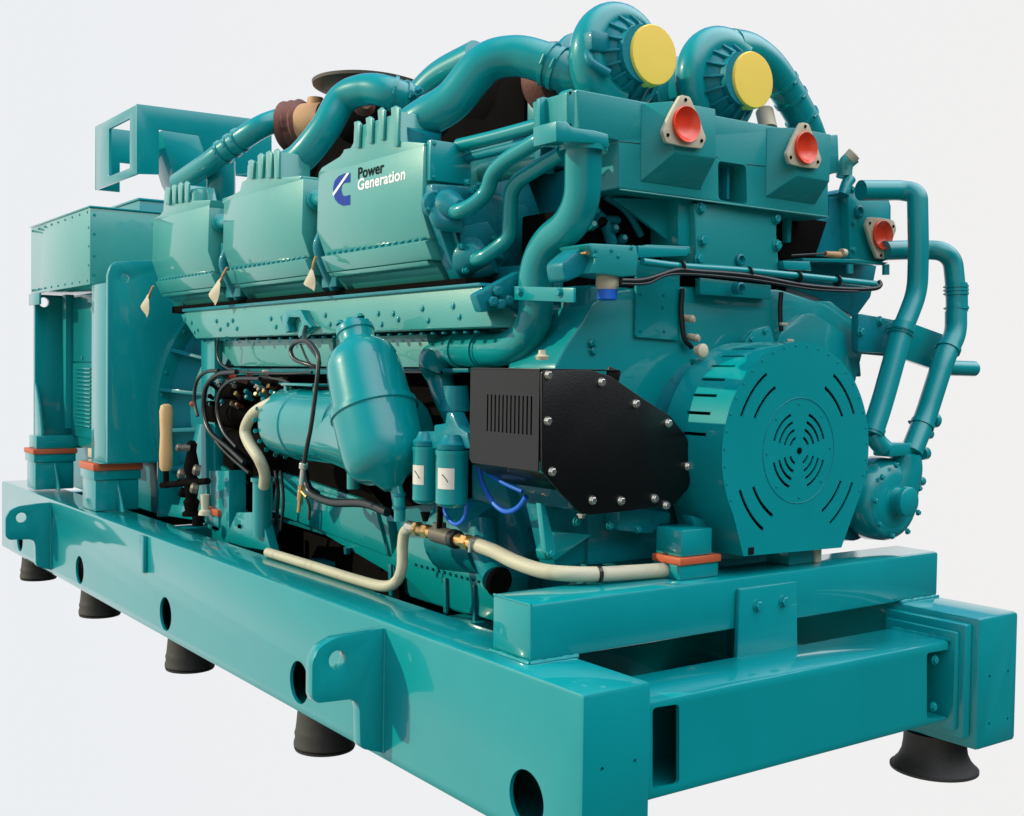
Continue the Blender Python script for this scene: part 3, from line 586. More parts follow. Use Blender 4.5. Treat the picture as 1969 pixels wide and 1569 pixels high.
# exhaust outlet lid
ld = at(712, 178, 'x', 1.1)
lathe('exhaust_lid', (ld.x, ld.y, ld.z+.012), Vector((.05, .0, 1)), [(0, .27), (.006, .32), (.022, .325), (.03, .30)], 'lid', eng, 64)
lathe('exhaust_stack', (ld.x, ld.y, ld.z-.62), Z, [(0, .16), (.50, .16), (.58, .20), (.589, .20)], 'dark', eng, 48)

# ---- turbochargers
def turbo(u, v, s, label):
    c = at(u, v, 'y', TY); cc = c+Vector((-.045*1, .06, .0))
    bm = bmesh.new(); pts = []; n = 44
    for k in range(n+1):
        t = k/n; a = math.radians(-70+t*330) if s < 0 else math.radians(55+315*(1-t))
        R_ = .165; pts.append(cc+Vector((R_*math.cos(a), .02, R_*math.sin(a))))
    b_tube(bm, pts, lambda t: .040+.048*t, 24)
    vol = finish(bm, 'turbocharger', 'paint', eng); vol['label'] = label
    # outer casing, ribbed inlet ring and cap
    lathe('compressor_body', cc+Y*.02, Y, [(-.07, .10), (-.055, .17), (0, .185), (.07, .18), (.11, .15), (.20, .12)], 'cast', vol, 48)
    lathe('inlet_ring', cc-Y*.03, -Y, [(0, .155), (.02, .15), (.05, .125), (.06, .112), (.095, .112)], 'cast', vol, 48)
    for k in range(16):
        a = 2*math.pi*k/16; q = Vector((math.cos(a), 0, math.sin(a))); nn = Vector((-math.sin(a), 0, math.cos(a)))*.005; b = cc-Y*.03
        bm = bmesh.new(); b_prism(bm, [b+q*.115-Y*.085-nn, b+q*.115-nn, b+q*.175+Y*.01-nn, b+q*.165-Y*.02-nn], nn*2); finish(bm, 'rib', 'cast', vol, .0015)
    lathe('inlet_cap', c-Y*.015, -Y, [(-.06, .118), (.055, .118), (.062, .114), (.063, .10), (.0635, .02)], 'yellow', vol, 56)
    lathe('bearing_housing', cc+Y*.2, Y, [(0, .12), (.03, .165), (.06, .165), (.08, .10), (.16, .10)], 'paint', vol, 40)
    lathe('turbine_housing', cc+Y*.34, Y, [(0, .10), (.02, .15), (.10, .165), (.16, .14), (.2, .08)], 'rust', vol, 40)
    return vol, cc
v1, cL = turbo(1234, 113, -1, 'left turbocharger scroll under the larger yellow cap')
v2, cR = turbo(1424, 160, 1, 'right turbocharger scroll with its outlet running down to the right')
# boxy boss on the left turbo
box('boss', cL.x-.22, cL.x-.12, cL.y-.07, cL.y+.02, cL.z-.01, cL.z+.07, 'cast', v1, .012)
tube('oil_line', [cL+Vector((-.20, -.03, -.0)), cL+Vector((-.21, -.05, -.05)), cL+Vector((-.14, -.08, -.09))], .018, 'cast', v1)
# tapered outlet below the left turbo; outlet of the right turbo
ot, so_ = tube('turbo_outlet', A((1405,93,'y',1.05),(1440,100,'y',1.05),(1478,128,'y',1.05),(1512,175,'y',1.05),(1545,232,'y',1.05),(1562,270,'y',1.06)), lambda t: .084-.016*t, 'paint', v2, n=32)
for t in (.55, .66, .78): clamp(v2, so_, t, .075, .016)
for t, vv in ((.34, 1),): clamp(v2, so_, t, .073, .03, 'cream', 'label_band', False)
clamp(eng, st1, .91, .083, .045, 'cream', 'label_band', False)
tube('turbo_stand', A((1470,215,'y',1.1),(1478,250,'y',1.05)), .04, 'cream', v2)

# ---- front air box
ab_y = .68
BT = [(88,64),(1330,300),(1530,342),(1560,560),(1578,600),(1578,830),(1300,792),(770,708),(340,652),(340,370),(290,360),(100,300)]
lp = rnd(pl(BT, 'y', ab_y, 'B7'), .008)
bm = bmesh.new(); b_prism(bm, lp, (0, .26, 0)); ab = finish(bm, 'air_box', 'satin', eng, .007)
win = rnd(pl([(925,490),(1090,515),(1098,748),(928,720)], 'y', ab_y, 'B7'), .02)
cut(ab, [lambda bm: b_prism(bm, [p-Y*.05 for p in win], (0, .22, 0))])
box('window_rib', win[10].x-.05, win[10].x-.035, ab_y+.05, ab_y+.168, win[12].z, win[12].z+.2, 'cast', ab, .003)
# raised boxes that carry the red plugs: frustums rising from the face
def frust(b4, t4, dep, m='satin'):
    a = pl(b4, 'y', ab_y-.001, 'B7'); yy = ab_y-dep; b = [Vector((p.x, yy, p.z)) for p in pl(t4, 'y', ab_y, 'B7')]
    bm = bmesh.new(); va = [bm.verts.new(p) for p in a]; vb = [bm.verts.new(p) for p in b]; bm.faces.new(va); bm.faces.new(vb)
    for i in range(4): bm.faces.new((va[i], va[(i+1) % 4], vb[(i+1) % 4], vb[i]))
    return finish(bm, 'plenum', m, ab, .004)
frust([(468,150),(812,210),(818,664),(465,612)], [(560,160),(815,205),(818,495),(575,460)], .085)
frust([(1212,290),(1510,345),(1500,750),(1205,704)], [(1300,312),(1508,350),(1500,625),(1310,590)], .075)
box('panel_edge', *(lambda a, b: (a.x, b.x, ab_y-.006, ab_y-.0005, a.z-.006, a.z))(at(*V('B7', (340,655))[0], 'y', ab_y), at(*V('B7', (1570,650))[0], 'y', ab_y)), 'pale', ab, .002)
bm = bmesh.new(); b_prism(bm, rnd(pl([(30,80),(55,60),(78,75),(78,285),(55,302),(30,280)], 'y', ab_y-.035, 'B7'), .01), (0, .05, 0)); fl = finish(bm, 'side_flange', 'satin', eng, .003)
for p in V('B7', (50,88), (50,278)): bolt(fl, at(*p, 'y', ab_y-.035), -Y, .005, .003, 'dark', washer=False)
def tri_cap(u, v, y, s, lab, flip=False, par=None):
    c = at(u, v, 'y', y); k = -1 if flip else 1
    P_ = [Vector((0, 0, .105*k)), Vector((-.098, 0, -.055*k)), Vector((.098, 0, -.055*k))]
    loop = []
    for i, p in enumerate(P_):
        prev = P_[i-1]; nx = P_[(i+1) % 3]
        rad = p.normalized(); tg = Vector((-rad.z, 0, rad.x))
        order = [-1, 0, 1]
        for j in order: loop.append(c+(p+tg*.022*j*(1 if True else -1))*s)
        mid = (p+nx)/2; loop.append(c+mid.normalized()*.078*s)
    # order loop by angle so it cannot cross itself
    loop.sort(key=lambda q: math.atan2(q.z-c.z, q.x-c.x))
    bm = bmesh.new(); b_prism(bm, rnd(loop, .02), (0, .016, 0), [circ(c, .062*s, 'y', 36)]); g = finish(bm, 'plug_flange', 'cream', eng, .002); g['label'] = lab
    lathe('plug', c, -Y, [(-.0155, .0615*s), (.010, .0615*s), (.013, .066*s), (.016, .064*s), (.010, .057*s), (-.003, .047*s), (-.010, .032*s), (-.0125, .012*s), (-.013, .003*s)], 'red', g, 40)
    for p in P_: bolt(g, c+p*s*.86, -Y, .007, .004, 'dark', washer=False)
    return g
tri_cap(1317, 240, ab_y-.105, 1.0, 'red plug in a cream flange on the left half of the air box')
tri_cap(1547, 285, ab_y-.095, .95, 'red plug in a cream flange on the right half of the air box')
lathe('plug_neck', at(1317, 240, 'y', ab_y-.089)+Z*.0, Y, [(0, .075), (.03, .078)], 'satin', ab, 36)
lathe('plug_neck', at(1547, 285, 'y', ab_y-.079), Y, [(0, .072), (.03, .075)], 'satin', ab, 36)
# supports under the air box: centre pillar, angled brackets
plate('centre_pillar', [(785,735),(1260,770),(1290,1150),(1250,1165),(800,1110)], 'y', ab_y+.03, .20, 'satin', eng, 'B7', .006, r=.02)
for p in V('B7', (820,770),(830,960),(1265,830),(1270,990),(810,1070)): bolt(eng, at(*p, 'y', ab_y+.03), -Y, .018, .018)
for p in V('B7', (1048,1078),(1048,1245)): lathe('ring_nut', at(*p, 'y', ab_y+.03), -Y, [(-.02, .024), (.014, .024), (.018, .018), (.004, .012)], 'cast', eng, 20)
plate('support_bracket', [(310,708),(690,722),(700,980),(640,970)], 'y', ab_y+.12, .02, 'paint', eng, 'B7', .003)
plate('support_web', [(690,715),(780,720),(780,1000),(690,990)], 'y', ab_y+.06, .16, 'paint', eng, 'B7', .005)
plate('tie_bar', [(505,985),(760,995),(765,1040),(700,1050),(500,1035)], 'y', ab_y-.0, .03, 'paint', eng, 'B7', .004)
plate('tie_bar', [(1310,1080),(1470,1085),(1480,1140),(1320,1130)], 'y', ab_y-.0, .03, 'paint', eng, 'B7', .004)
plate('cover_strip', [(820,1180),(1240,1225),(1240,1310),(820,1280)], 'y', .76, .03, 'paint', eng, 'B7', .004)
box('rear_shade_box', .70, 1.95, 1.0, 1.3, 1.55, 2.05, 'dark', eng, .01)  # dark box put in as the shade of the recess
plate('shade_panel', [(170,640),(790,715),(790,1010),(480,1000),(230,960),(60,990),(120,800)], 'y', .90, .02, 'dark', eng, 'B7', .002)  # dark plate standing for the shade left of the pillar
plate('shade_panel', [(1290,800),(1570,850),(1500,1060),(1290,1070)], 'y', .835, .02, 'dark', eng, 'B7', .002)  # dark plate standing for the shade right of the pillar
box('shade_strip', .40, .62, 1.25, 4.50, 1.742, 1.783, 'dark', eng, .002)  # dark strip added as the shade line under the head plates
def seam(pts, a, val, f, m='hoseb', r=.0014, par=None):
    P_ = [at(*q, a, val) for q in V(f, *pts)]; bm = bmesh.new(); b_tube(bm, P_, r, 6); return finish(bm, 'seam', m, par or eng)
seam([(818,210),(822,664)], 'y', ab_y-.0005, 'B7'); seam([(822,446),(925,468)], 'y', ab_y-.0005, 'B7'); seam([(1095,510),(1205,522)], 'y', ab_y-.0005, 'B7'); seam([(345,375),(465,388)], 'y', ab_y-.0005, 'B7')
for a_, b_, r_ in (((150,760),(300,980),.022),((260,700),(470,930),.014),((120,900),(330,840),.016),((1310,820),(1330,1040),.014),((1380,1000),(1540,880),.016)):
    tube('small_pipe', A((*V('B7', a_)[0], 'y', .88), (*V('B7', ((a_[0]+b_[0])/2+20, (a_[1]+b_[1])/2-25))[0], 'y', .86), (*V('B7', b_)[0], 'y', .87)), r_, 'cast', eng)
for p in V('B7', (190,800),(230,860),(300,900),(170,880),(350,960)): lathe('hex_fitting', at(*p, 'y', .86), Vector((-.3, -1, .2)), [(0, .018), (.03, .018), (.04, .010)], random.choice(['cast', 'dark', 'paint']), eng, 6)
# ---- gear case front plate
FP = [(1140,580),(1190,556),(1310,550),(1500,556),(1590,585),(1640,620),(1662,670),(1640,760),(1645,900),(1610,1010),(1290,1010),(1160,960),(1085,800),(1065,710),(1090,660),(1125,610)]
bm = bmesh.new(); b_prism(bm, rnd([at(u, v, 'y', .80) for u, v in FP], .03), (0, .30, 0)); fp = finish(bm, 'gear_case', 'paint', eng, .012)
bm = bmesh.new(); b_prism(bm, rnd(pl([(1225,500),(1308,510),(1305,655),(1222,648)], 'y', .785), .012), (0, .0145, 0)); ip = finish(bm, 'inspection_plate', 'paint', eng, .002)
for p in V('Z6', (1355,520),(1495,525),(1355,740),(1497,745),(1487,597)): bolt(ip, at(*p, 'y', .785), -Y, .005, .004, 'cast')
plate('side_lobe', [(1500,640),(1560,600),(1625,640),(1648,760),(1600,800),(1480,720)], 'y', .76, .0395, 'paint', eng, None, .008, r=.03)
plate('hanger_plate', [(590,280),(640,215),(720,195),(745,290),(700,330)], 'y', .70, .03, 'paint', eng, 'Z7', .003, r=.02)
for p in V('Z7', (625,262),(692,222)): bolt(eng, at(*p, 'y', .70), -Y, .010, .010)
for p in V('Z6', (1055,815),(1065,860)): bolt(fp, at(*p, 'y', .80), -Y, .014, .014, 'paint')
bolt(fp, at(1140, 660, 'y', .80), -Y, .013, .02)
# rod with head near the plate, vertical harness strips
for pts in ([(1312,555),(1310,600),(1316,650),(1330,668)], [(1502,562),(1500,600),(1504,645),(1515,668)]):
    tube('harness', [at(u, v, 'y', .775) for u, v in pts], .010, 'hoseb', eng)
for u, v in V('Z6', (1640,665),(1670,780)): lathe('fitting', at(u, v, 'y', .77), Vector((.3, -1, -.2)), [(-.02, .012), (.02, .016), (.03, .01)], 'cream', eng, 12)
for u, v in V('Z7', (787,187),(817,268)): box('clip', *(lambda c: (c.x-.02, c.x+.02, .755, .77, c.z-.006, c.z+.006))(at(u, v, 'y', .76)), 'cream', eng, .002)
lathe('filler_knob', at(1340, 674, 'y', .66), -Y, [(0, .018), (.02, .018), (.022, .026), (.035, .026), (.04, .018)], 'cream', eng, 24)
plate('knob_bracket', [(1335,690),(1356,690),(1350,706),(1338,702)], 'y', .67, .03, 'paint', eng)
# flat rail, tube and cable that run across below the air box
tb1, _ = tube('wiring_tube', A((1235,503,'y',.62),(1310,512,'y',.62),(1450,522,'y',.62),(1683,546,'y',.62)), .014, 'paint', eng)
tube('cable', A((1195,540,'y',.60),(1240,538,'y',.60),(1300,520,'y',.60),(1340,522,'y',.60),(1440,530,'y',.60),(1540,548,'y',.60),(1630,556,'y',.60),(1680,555,'y',.60),(1693,548,'y',.60),(1690,540,'y',.61)), .0095, 'hoseb', eng)
tube('cable', A((1195,546,'y',.595),(1245,545,'y',.595),(1300,527,'y',.595),(1440,537,'y',.595),(1560,556,'y',.595),(1650,561,'y',.595)), .005, 'hoseb', eng)
for u in (1310, 1440, 1535, 1610): clamp(eng, [at(u-4, 512+(u-1310)*.09, 'y', .612), at(u, 512+(u-1310)*.09+.4, 'y', .612), at(u+4, 512+(u-1310)*.09+.8, 'y', .612)], .5, .022, .006, 'hoseb', 'cable_tie', False)
jb = plate('junction_box', [(1028,222),(1060,212),(1330,225),(1345,300),(1330,410),(1240,415),(1140,400),(1050,395),(1090,300)], 'y', .60, .16, 'satin', eng, 'Z6', .006)
for p in V('Z6', (1085,255),(1180,255),(1220,290),(1300,240),(1080,290)): bolt(jb, at(*p, 'y', .60), -Y, .006, .005)
plate('elbow_arm', [(880,330),(960,260),(1030,225),(1085,260),(1080,360),(980,420),(900,450)], 'y', .64, .10, 'cast', eng, 'Z6', .012, r=.02)
lathe('brass_plug', at(*V('Z6', (1022,272))[0], 'y', .60), -Y, [(-.02, .006), (.012, .008)], 'brass', jb, 12)
c = at(*V('Z6', (1155,415))[0], 'y', .66)
lathe('sender_collar', c, -Z, [(-.02, .040), (.03, .042), (.045, .036)], 'cream', jb, 28); lathe('blue_sender', c-Z*.0455, -Z, [(0, .036), (.034, .036), (.038, .03)], 'blue', jb, 28)
plate('slot_plate', [(1340,225),(1640,240),(1640,290),(1340,300)], 'y', .64, .02, 'paint', eng, 'Z6', .004)
# dark links seen behind the swan neck
tube('strut', A((1135,585,'y',.95),(1085,665,'y',.90)), .022, 'hoseb', eng)
tube('strut', A((1110,590,'y',.98),(1060,600,'y',1.02),(960,575,'y',1.1)), .03, 'cast', eng)
for p in ((955,560),(960,585),(945,580),(975,578)): lathe('hex_fitting', at(*p, 'y', 1.02), Vector((-.3, -1, 0)), [(0, .02), (.03, .02), (.035, .012)], 'cast', eng, 6)
box('front_bank_end', .58, .82, 1.02, 1.3595, 1.50, 1.84, 'cast', eng, .02)
box('block_front', .66, 1.96, .82, 1.4, 1.1, 1.75, 'cast', eng, .03)

# ---- vibration damper guard
gy = .36; C0 = Vector((XE, gy, ZE)); RG_ = .405
out = []
for k in range(0, 61):
    a = math.radians(-32+k*(244/60)); out.append(C0+Vector((RG_*math.cos(a), 0, RG_*math.sin(a))))
zbt = ZE-.372
out += [Vector((XE-.285, gy, zbt)), Vector((XE+.255, gy, zbt-.01))]
holes = []
def arc(r, a0, a1, wd=.0065, n=10):
    L_ = []
    for k in range(n+1): a = math.radians(a0+(a1-a0)*k/n); L_.append(C0+Vector(((r+wd)*math.cos(a), 0, (r+wd)*math.sin(a))))
    for k in range(n, -1, -1): a = math.radians(a0+(a1-a0)*k/n); L_.append(C0+Vector(((r-wd)*math.cos(a), 0, (r-wd)*math.sin(a))))
    return L_
for q in range(4):
    for r in (.052, .082, .112, .142):
        lo, hi = (16, 70) if r > .06 else (22, 66)
        holes.append(arc(r, (180-hi if q == 1 else 180+lo if q == 2 else lo if q == 0 else 360-hi), (180-lo if q == 1 else 180+hi if q == 2 else hi if q == 0 else 360-lo), .0055))
    for r, lo, hi in ((.272, 27, 60), (.338, 23, 57)):
        holes.append(arc(r, (180-hi if q == 1 else 180+lo if q == 2 else lo if q == 0 else 360-hi), (180-lo if q == 1 else 180+hi if q == 2 else hi if q == 0 else 360-lo), .0065))
bm = bmesh.new(); b_prism(bm, out, (0, .006, 0), holes); gd = finish(bm, 'damper_guard', 'paint', eng, 0, 30)
# drum: a rolled sheet behind the face, open at the back, with axial slots
dr = bmesh.new(); inn = [C0+(p-C0)*.975 for p in out]
b_prism(dr, [p+Y*.0065 for p in out], (0, .30, 0), [[p+Y*.0065 for p in inn]])
drum = finish(dr, 'guard_drum', 'paint', gd, 0, 30)
sl_b = []
for k, a in enumerate((112, 121, 130, 140, 150, 160, 171)):
    def one(bm, a=a):
        q = Vector((math.cos(math.radians(a)), 0, math.sin(math.radians(a)))); n_ = Vector((-q.z, 0, q.x))*.006; b = C0+q*.37+Y*.085
        b_prism(bm, [b-n_, b+n_, b+n_+Y*.12, b-n_+Y*.12], q*.06)
    sl_b.append(one)
cut(drum, sl_b)
lathe('damper_disc', C0+Y*.06, Y, [(0, .05), (0, .36), (.15, .36)], 'dark', gd, 48)
for k in range(26):
    a = math.radians(-25+k*9.2); bolt(gd, C0+Vector((.392*math.cos(a), 0, .392*math.sin(a))), -Y, .0045, .003, 'paint', washer=False)
for k in range(8):
    a = math.radians(k*45+2); bolt(gd, C0+Vector((.175*math.cos(a), 0, .175*math.sin(a))), -Y, .005, .003, 'paint', washer=False)
lathe('hub_stud', C0, -Y, [(-.003, .012), (.003, .012), (.004, .006)], 'dark', gd, 20)
bm = bmesh.new()
rg = [C0-Y*.0006+Vector((.196*math.cos(math.radians(k*5)), 0, .196*math.sin(math.radians(k*5)))) for k in range(73)]; b_tube(bm, rg, .0016, 6); finish(bm, 'access_cover_edge', 'cast', gd)
# skirt at lower left, small foot
plate('guard_skirt', [(330,1130),(400,1150),(600,1345),(470,1345),(400,1330),(370,1240)], 'y', gy+.16, .05, 'paint', eng, 'Z7', .004)
box('guard_foot', XE-.262, XE-.235, gy-.004, gy-.0005, zbt+.004, zbt+.03, 'ink', gd, .001)
lathe('crank_stub', C0+Y*.3, Y, [(0, .1), (0, .34), (.16, .36)], 'cast', eng, 48)
box('guard_base', XE+.19, XE+.225, .43, .5, .6985, .768, 'cream', eng, .004)

# ---- black belt guard
BG = [(1042,712),(1140,712),(1176,724),(1235,765),(1290,800),(1322,842),(1332,895),(1325,938),(1296,972),(1230,980),(1140,990),(1118,988),(1080,950),(1042,905)]
bgl = [at(u, v, 'y', .53) for u, v in BG]
bm = bmesh.new(); b_prism(bm, rnd(bgl, .012, 3), (0, .012, 0)); bgd = finish(bm, 'belt_guard', 'black', eng, .003)
x0 = bgl[0].x; z1, z0 = bgl[0].z, bgl[-1].z
ss = []
for i in range(12):
    y = .585+i*.0235; ss.append([Vector((x0, y-.0045, z0+.115)), Vector((x0, y+.0045, z0+.115)), Vector((x0, y+.0045, z0+.245)), Vector((x0, y-.0045, z0+.245))])
bm = bmesh.new(); b_prism(bm, [Vector(p) for p in ((x0, .5425, z0-.003), (x0, .5425, z1), (x0, .955, z1), (x0, .955, z0+.012), (x0, .94, z0-.003))], (.006, 0, 0), ss); gs = finish(bm, 'side_panel', 'black', bgd, .0)
box('top_panel', x0, x0+.35, .5425, .955, z1, z1+.006, 'black', bgd, .002)
bm = bmesh.new(); q = [(x0, z0-.003), (x0+.06, z0-.04), (x0+.17, z0-.085), (x0+.3, z0-.10), (x0+.3, z0-.09), (x0+.17, z0-.075), (x0+.06, z0-.03)]
b_prism(bm, [Vector((a, .5425, b)) for a, b in q], (0, .40, 0)); finish(bm, 'bottom_panel', 'black', bgd, .001, smooth=60)
box('pulley_block', x0+.05, x0+.40, .58, .93, z0+.02, z1-.06, 'lid', bgd, .03)
for k in range(6): box('belt', x0+.02, x0+.049, .60+k*.045, .622+k*.045, z0+.05, z1-.1, 'steel', bgd, .004)
gb = V('Z6', (795,1007),(1118,1050),(1325,1180),(1520,1297),(792,1285))+V('B1', (1015,160),(1233,315),(1388,318),(1570,305),(1750,130),(1632,342))
for p in gb: bolt(bgd, at(*p, 'y', .53), -Y, .012, .014, 'steel')
bolt(bgd, at(*V('B1', (1175,390))[0], 'y', .545), -Z, .012, .014, 'steel')
plate('guard_tab', [(1165,955),(1240,985),(1215,1090),(1150,1040)], 'y', .55, .01, 'black', bgd, 'Z6', .002)
# support brackets beneath the guard, on the block's front
plate('guard_bracket', [(1040,350),(1100,360),(1600,440),(1620,520),(1600,620),(1240,640),(1040,700),(1000,520),(960,340)], 'y', .74, .10, 'cast', eng, 'B1', .01)
plate('guard_bracket', [(1030,488),(1240,500),(1040,640),(980,640),(970,590)], 'y', .66, .05, 'paint', eng, 'B1', .006)
plate('guard_bracket', [(955,330),(980,335),(1040,560),(1030,640),(985,600)], 'y', .62, .03, 'paint', eng, 'B1', .005)
plate('lower_bracket', [(1380,360),(1660,380),(1660,440),(1600,450),(1560,500),(1380,480)], 'y', .62, .08, 'cast', eng, 'B1', .008)
for p in V('B1', (1150,430),(1330,450),(1480,470),(1010,600)): bolt(eng, at(*p, 'y', .62), -Y, .012, .012)
box('front_foot', mx0+.012, mx1-.03, .425, .56, .779, .875, 'paint', eng, .006)
box('front_support', .60, 2.0, .72, .86, .72, 1.05, 'cast', eng, .02)
lathe('bell_cone', (XE-.35, .95, .72), Vector((0, -.3, 1)), [(0, .20), (.2, .15), (.35, .13)], 'cast', eng, 32)

# ---- right hand side: pump, pipes, bank end
py_ = .58
pc = at(1722, 962, 'y', py_)
pump = lathe('water_pump', pc+Y*.02, Y, [(-.07, .03), (-.068, .052), (-.03, .056), (-.026, .07), (-.03, .10), (-.01, .150), (.02, .178), (.10, .185), (.13, .165), (.20, .13), (.45, .12)], 'paint', eng, 56, smooth=50)
bm = bmesh.new(); pts = []
for k in range(33):
    a = math.radians(40-k*9.5); rr = .125; pts.append(pc+Y*.05+Vector((rr*math.cos(a), 0, rr*math.sin(a))))
b_tube(bm, pts, lambda t: .062-.022*t, 20); finish(bm, 'pump_scroll', 'paint', pump)
lathe('pump_boss', pc-Y*.05, -Y, [(0, .066), (.02, .064), (.026, .054)], 'paint', pump, 32)
tube('pump_neck', A((1745,868,'y',.60),(1738,900,'y',.62),(1720,940,'y',.65)), lambda t: .056+.05*t, 'paint', pump, n=28)
for k in range(9):
    a = k*.698+.3; bolt(pump, pc+Vector((.155*math.cos(a), -.012, .155*math.sin(a))), -Y, .010, .012)
lathe('pump_back', pc+Vector((-.07, .16, -.04)), Y, [(0, .15), (.08, .16), (.12, .12), (.2, .1)], 'cast', pump, 32)
p1, q1 = tube('coolant_pipe', A((1655,366,'y',.74),(1735,366,'y',.68),(1764,372,'y',.62),(1766,480,'y',.60),(1764,560,'y',.60),(1745,610,'y',.60),(1735,632,'y',.60)), .0445, 'paint', eng, bend=.07, n=28)
p1b, q1b = tube('coolant_pipe', A((1738,622,'y',.60),(1700,760,'y',.60),(1676,836,'y',.60)), .0475, 'paint', eng, n=28)
clamp(eng, q1b, .03, .05, .02); clamp(eng, q1b, .10, .05, .015); clamp(eng, q1b, .97, .048, .02)
tube('pipe_stub', A((1678,832,'y',.60),(1688,850,'y',.59),(1700,862,'y',.58)), .04, 'paint', eng)
p2, q2 = tube('coolant_pipe', A((1700,482,'y',.80),(1770,480,'y',.76),(1812,482,'y',.68),(1832,500,'y',.66),(1838,560,'y',.64),(1838,632,'y',.62)), .0445, 'paint', eng, bend=.09, n=28)
tube('rubber_coupling', A((1839,545,'y',.64),(1840,600,'y',.63)), .0485, 'paint', eng, n=28)
for t in (.05, .25, .45, .95): pp = spline(A((1839,545,'y',.64),(1840,600,'y',.63))); clamp(eng, pp, t, .0495, .012)
p2b, q2b = tube('coolant_pipe', A((1838,600,'y',.62),(1838,640,'y',.61),(1815,690,'y',.60),(1780,800,'y',.60),(1752,870,'y',.59)), .0485, 'paint', eng, bend=.06, n=28)
clamp(eng, q2b, .38, .051, .018); clamp(eng, q2b, .93, .05, .02)
for u, v, r in ((1803,808,.036),(1793,835,.024),(1785,872,.03),(1778,926,.022),(1760,888,.03)): lathe('pump_stub', at(u-14, v, 'y', .60), Vector((1, .1, 0)), [(0, r), (.035, r), (.045, r*.8), (.05, r*.3)], 'paint', eng, 20)
box('pump_neck', at(1700, 850, 'y', .6).x-.0, at(1760, 850, 'y', .6).x+.02, .57, .66, at(1700, 878, 'y', .6).z, at(1700, 852, 'y', .6).z, 'paint', eng, .01)
plate('pipe_support', [(560,1170),(750,1210),(860,1250),(1000,1300),(960,1420),(830,1450),(660,1390),(440,1370),(420,1260),(440,1150)], 'y', .72, .03, 'paint', eng, 'Z8', .004)
tube('pipe_stub', A((*V('Z8', (860,1445))[0], 'y', .70), (*V('Z8', (1060,1452))[0], 'y', .70)), .037, 'paint', eng)
plate('arm', [(430,1150),(560,1170),(610,1200),(600,1370),(430,1360)], 'y', .70, .04, 'cast', eng, 'Z8', .006)
for p in V('Z8', (545,1190),(440,1250),(600,1230)): bolt(eng, at(*p, 'y', .70), -Y, .016, .016)
# right bank front end
rb = plate('bank_end_housing', [(370,480),(440,450),(600,520),(612,560),(610,850),(560,870),(385,850)], 'y', .84, .35, 'paint', eng, 'Z8', .01)
plate('bank_end_plate', [(270,510),(380,510),(385,850),(180,830),(60,800),(200,640),(270,620)], 'y', .88, .4, 'cast', eng, 'Z8', .006)
plate('thermostat_block', [(205,180),(320,165),(328,375),(280,385),(270,400),(200,390)], 'y', .84, .2, 'satin', eng, 'Z8', .008)
tube('bleed_elbow', A((*V('Z8', (350,400))[0], 'y', .86), (*V('Z8', (360,330))[0], 'y', .86), (*V('Z8', (400,290))[0], 'y', .84)), .035, 'pale', eng)
lathe('bleed_cap', at(*V('Z8', (378,300))[0], 'y', .80), Vector((.4, -.6, .7)), [(0, .03), (.03, .032), (.035, .02)], 'cream', eng, 20)
tube('bleed_elbow', A((*V('Z8', (345,500))[0], 'y', .84), (*V('Z8', (365,440))[0], 'y', .84), (*V('Z8', (385,410))[0], 'y', .84)), .026, 'paint', eng)
tri_cap(*V('Z8', (555,720))[0], .80, 1.0, 'red plug in a cream flange low on the right bank', True, rb)
lathe('plug_neck', at(*V('Z8', (555,720))[0], 'y', .817), Y, [(0, .08), (.03, .08)], 'paint', rb, 36)
lathe('ring_nut', at(*V('Z8', (428,590))[0], 'y', .84), -Y, [(-.01, .03), (.01, .03), (.014, .02), (.004, .016)], 'cast', rb, 20)
for p in V('Z8', (395,470),(400,800),(585,840),(400,650)): bolt(rb, at(*p, 'y', .84), -Y, .012, .012)
tube('wire', A((*V('Z8', (60,830))[0], 'y', .74), (*V('Z8', (250,820))[0], 'y', .74)), .004, 'hoseb', eng)
lathe('sensor', at(*V('Z8', (248,822))[0], 'y', .74), X, [(0, .012), (.09, .016)], 'tan', eng, 16); lathe('sensor_tip', at(*V('Z8', (335,815))[0], 'y', .74), X, [(0, .018), (.025, .018)], 'cream', eng, 16)
plate('shelf', [(120,845),(420,850),(600,870),(560,885),(380,870),(130,862)], 'y', .82, .2, 'paint', eng, 'Z8', .003)
for p, q in (((380,880),(380,930)), ((580,880),(580,938))): tube('drain_stub', A((*V('Z8', p)[0], 'y', .80), (*V('Z8', q)[0], 'y', .80)), .016, 'paint', eng)
plate('bank_cone', [(60,1010),(180,860),(535,880),(500,1060),(420,1170),(200,1060)], 'y', .98, .25, 'cast', eng, 'Z8', .01)  # casting plate below the right bank
plate('standoff', [(40,610),(68,610),(60,760),(40,760)], 'y', .80, .03, 'paint', eng, 'Z8', .004)
plate('case_shoulder', [(60,1075),(280,1080),(420,1190),(450,1500),(380,1440),(150,1200)], 'y', .84, .15, 'paint', eng, 'Z8', .01)

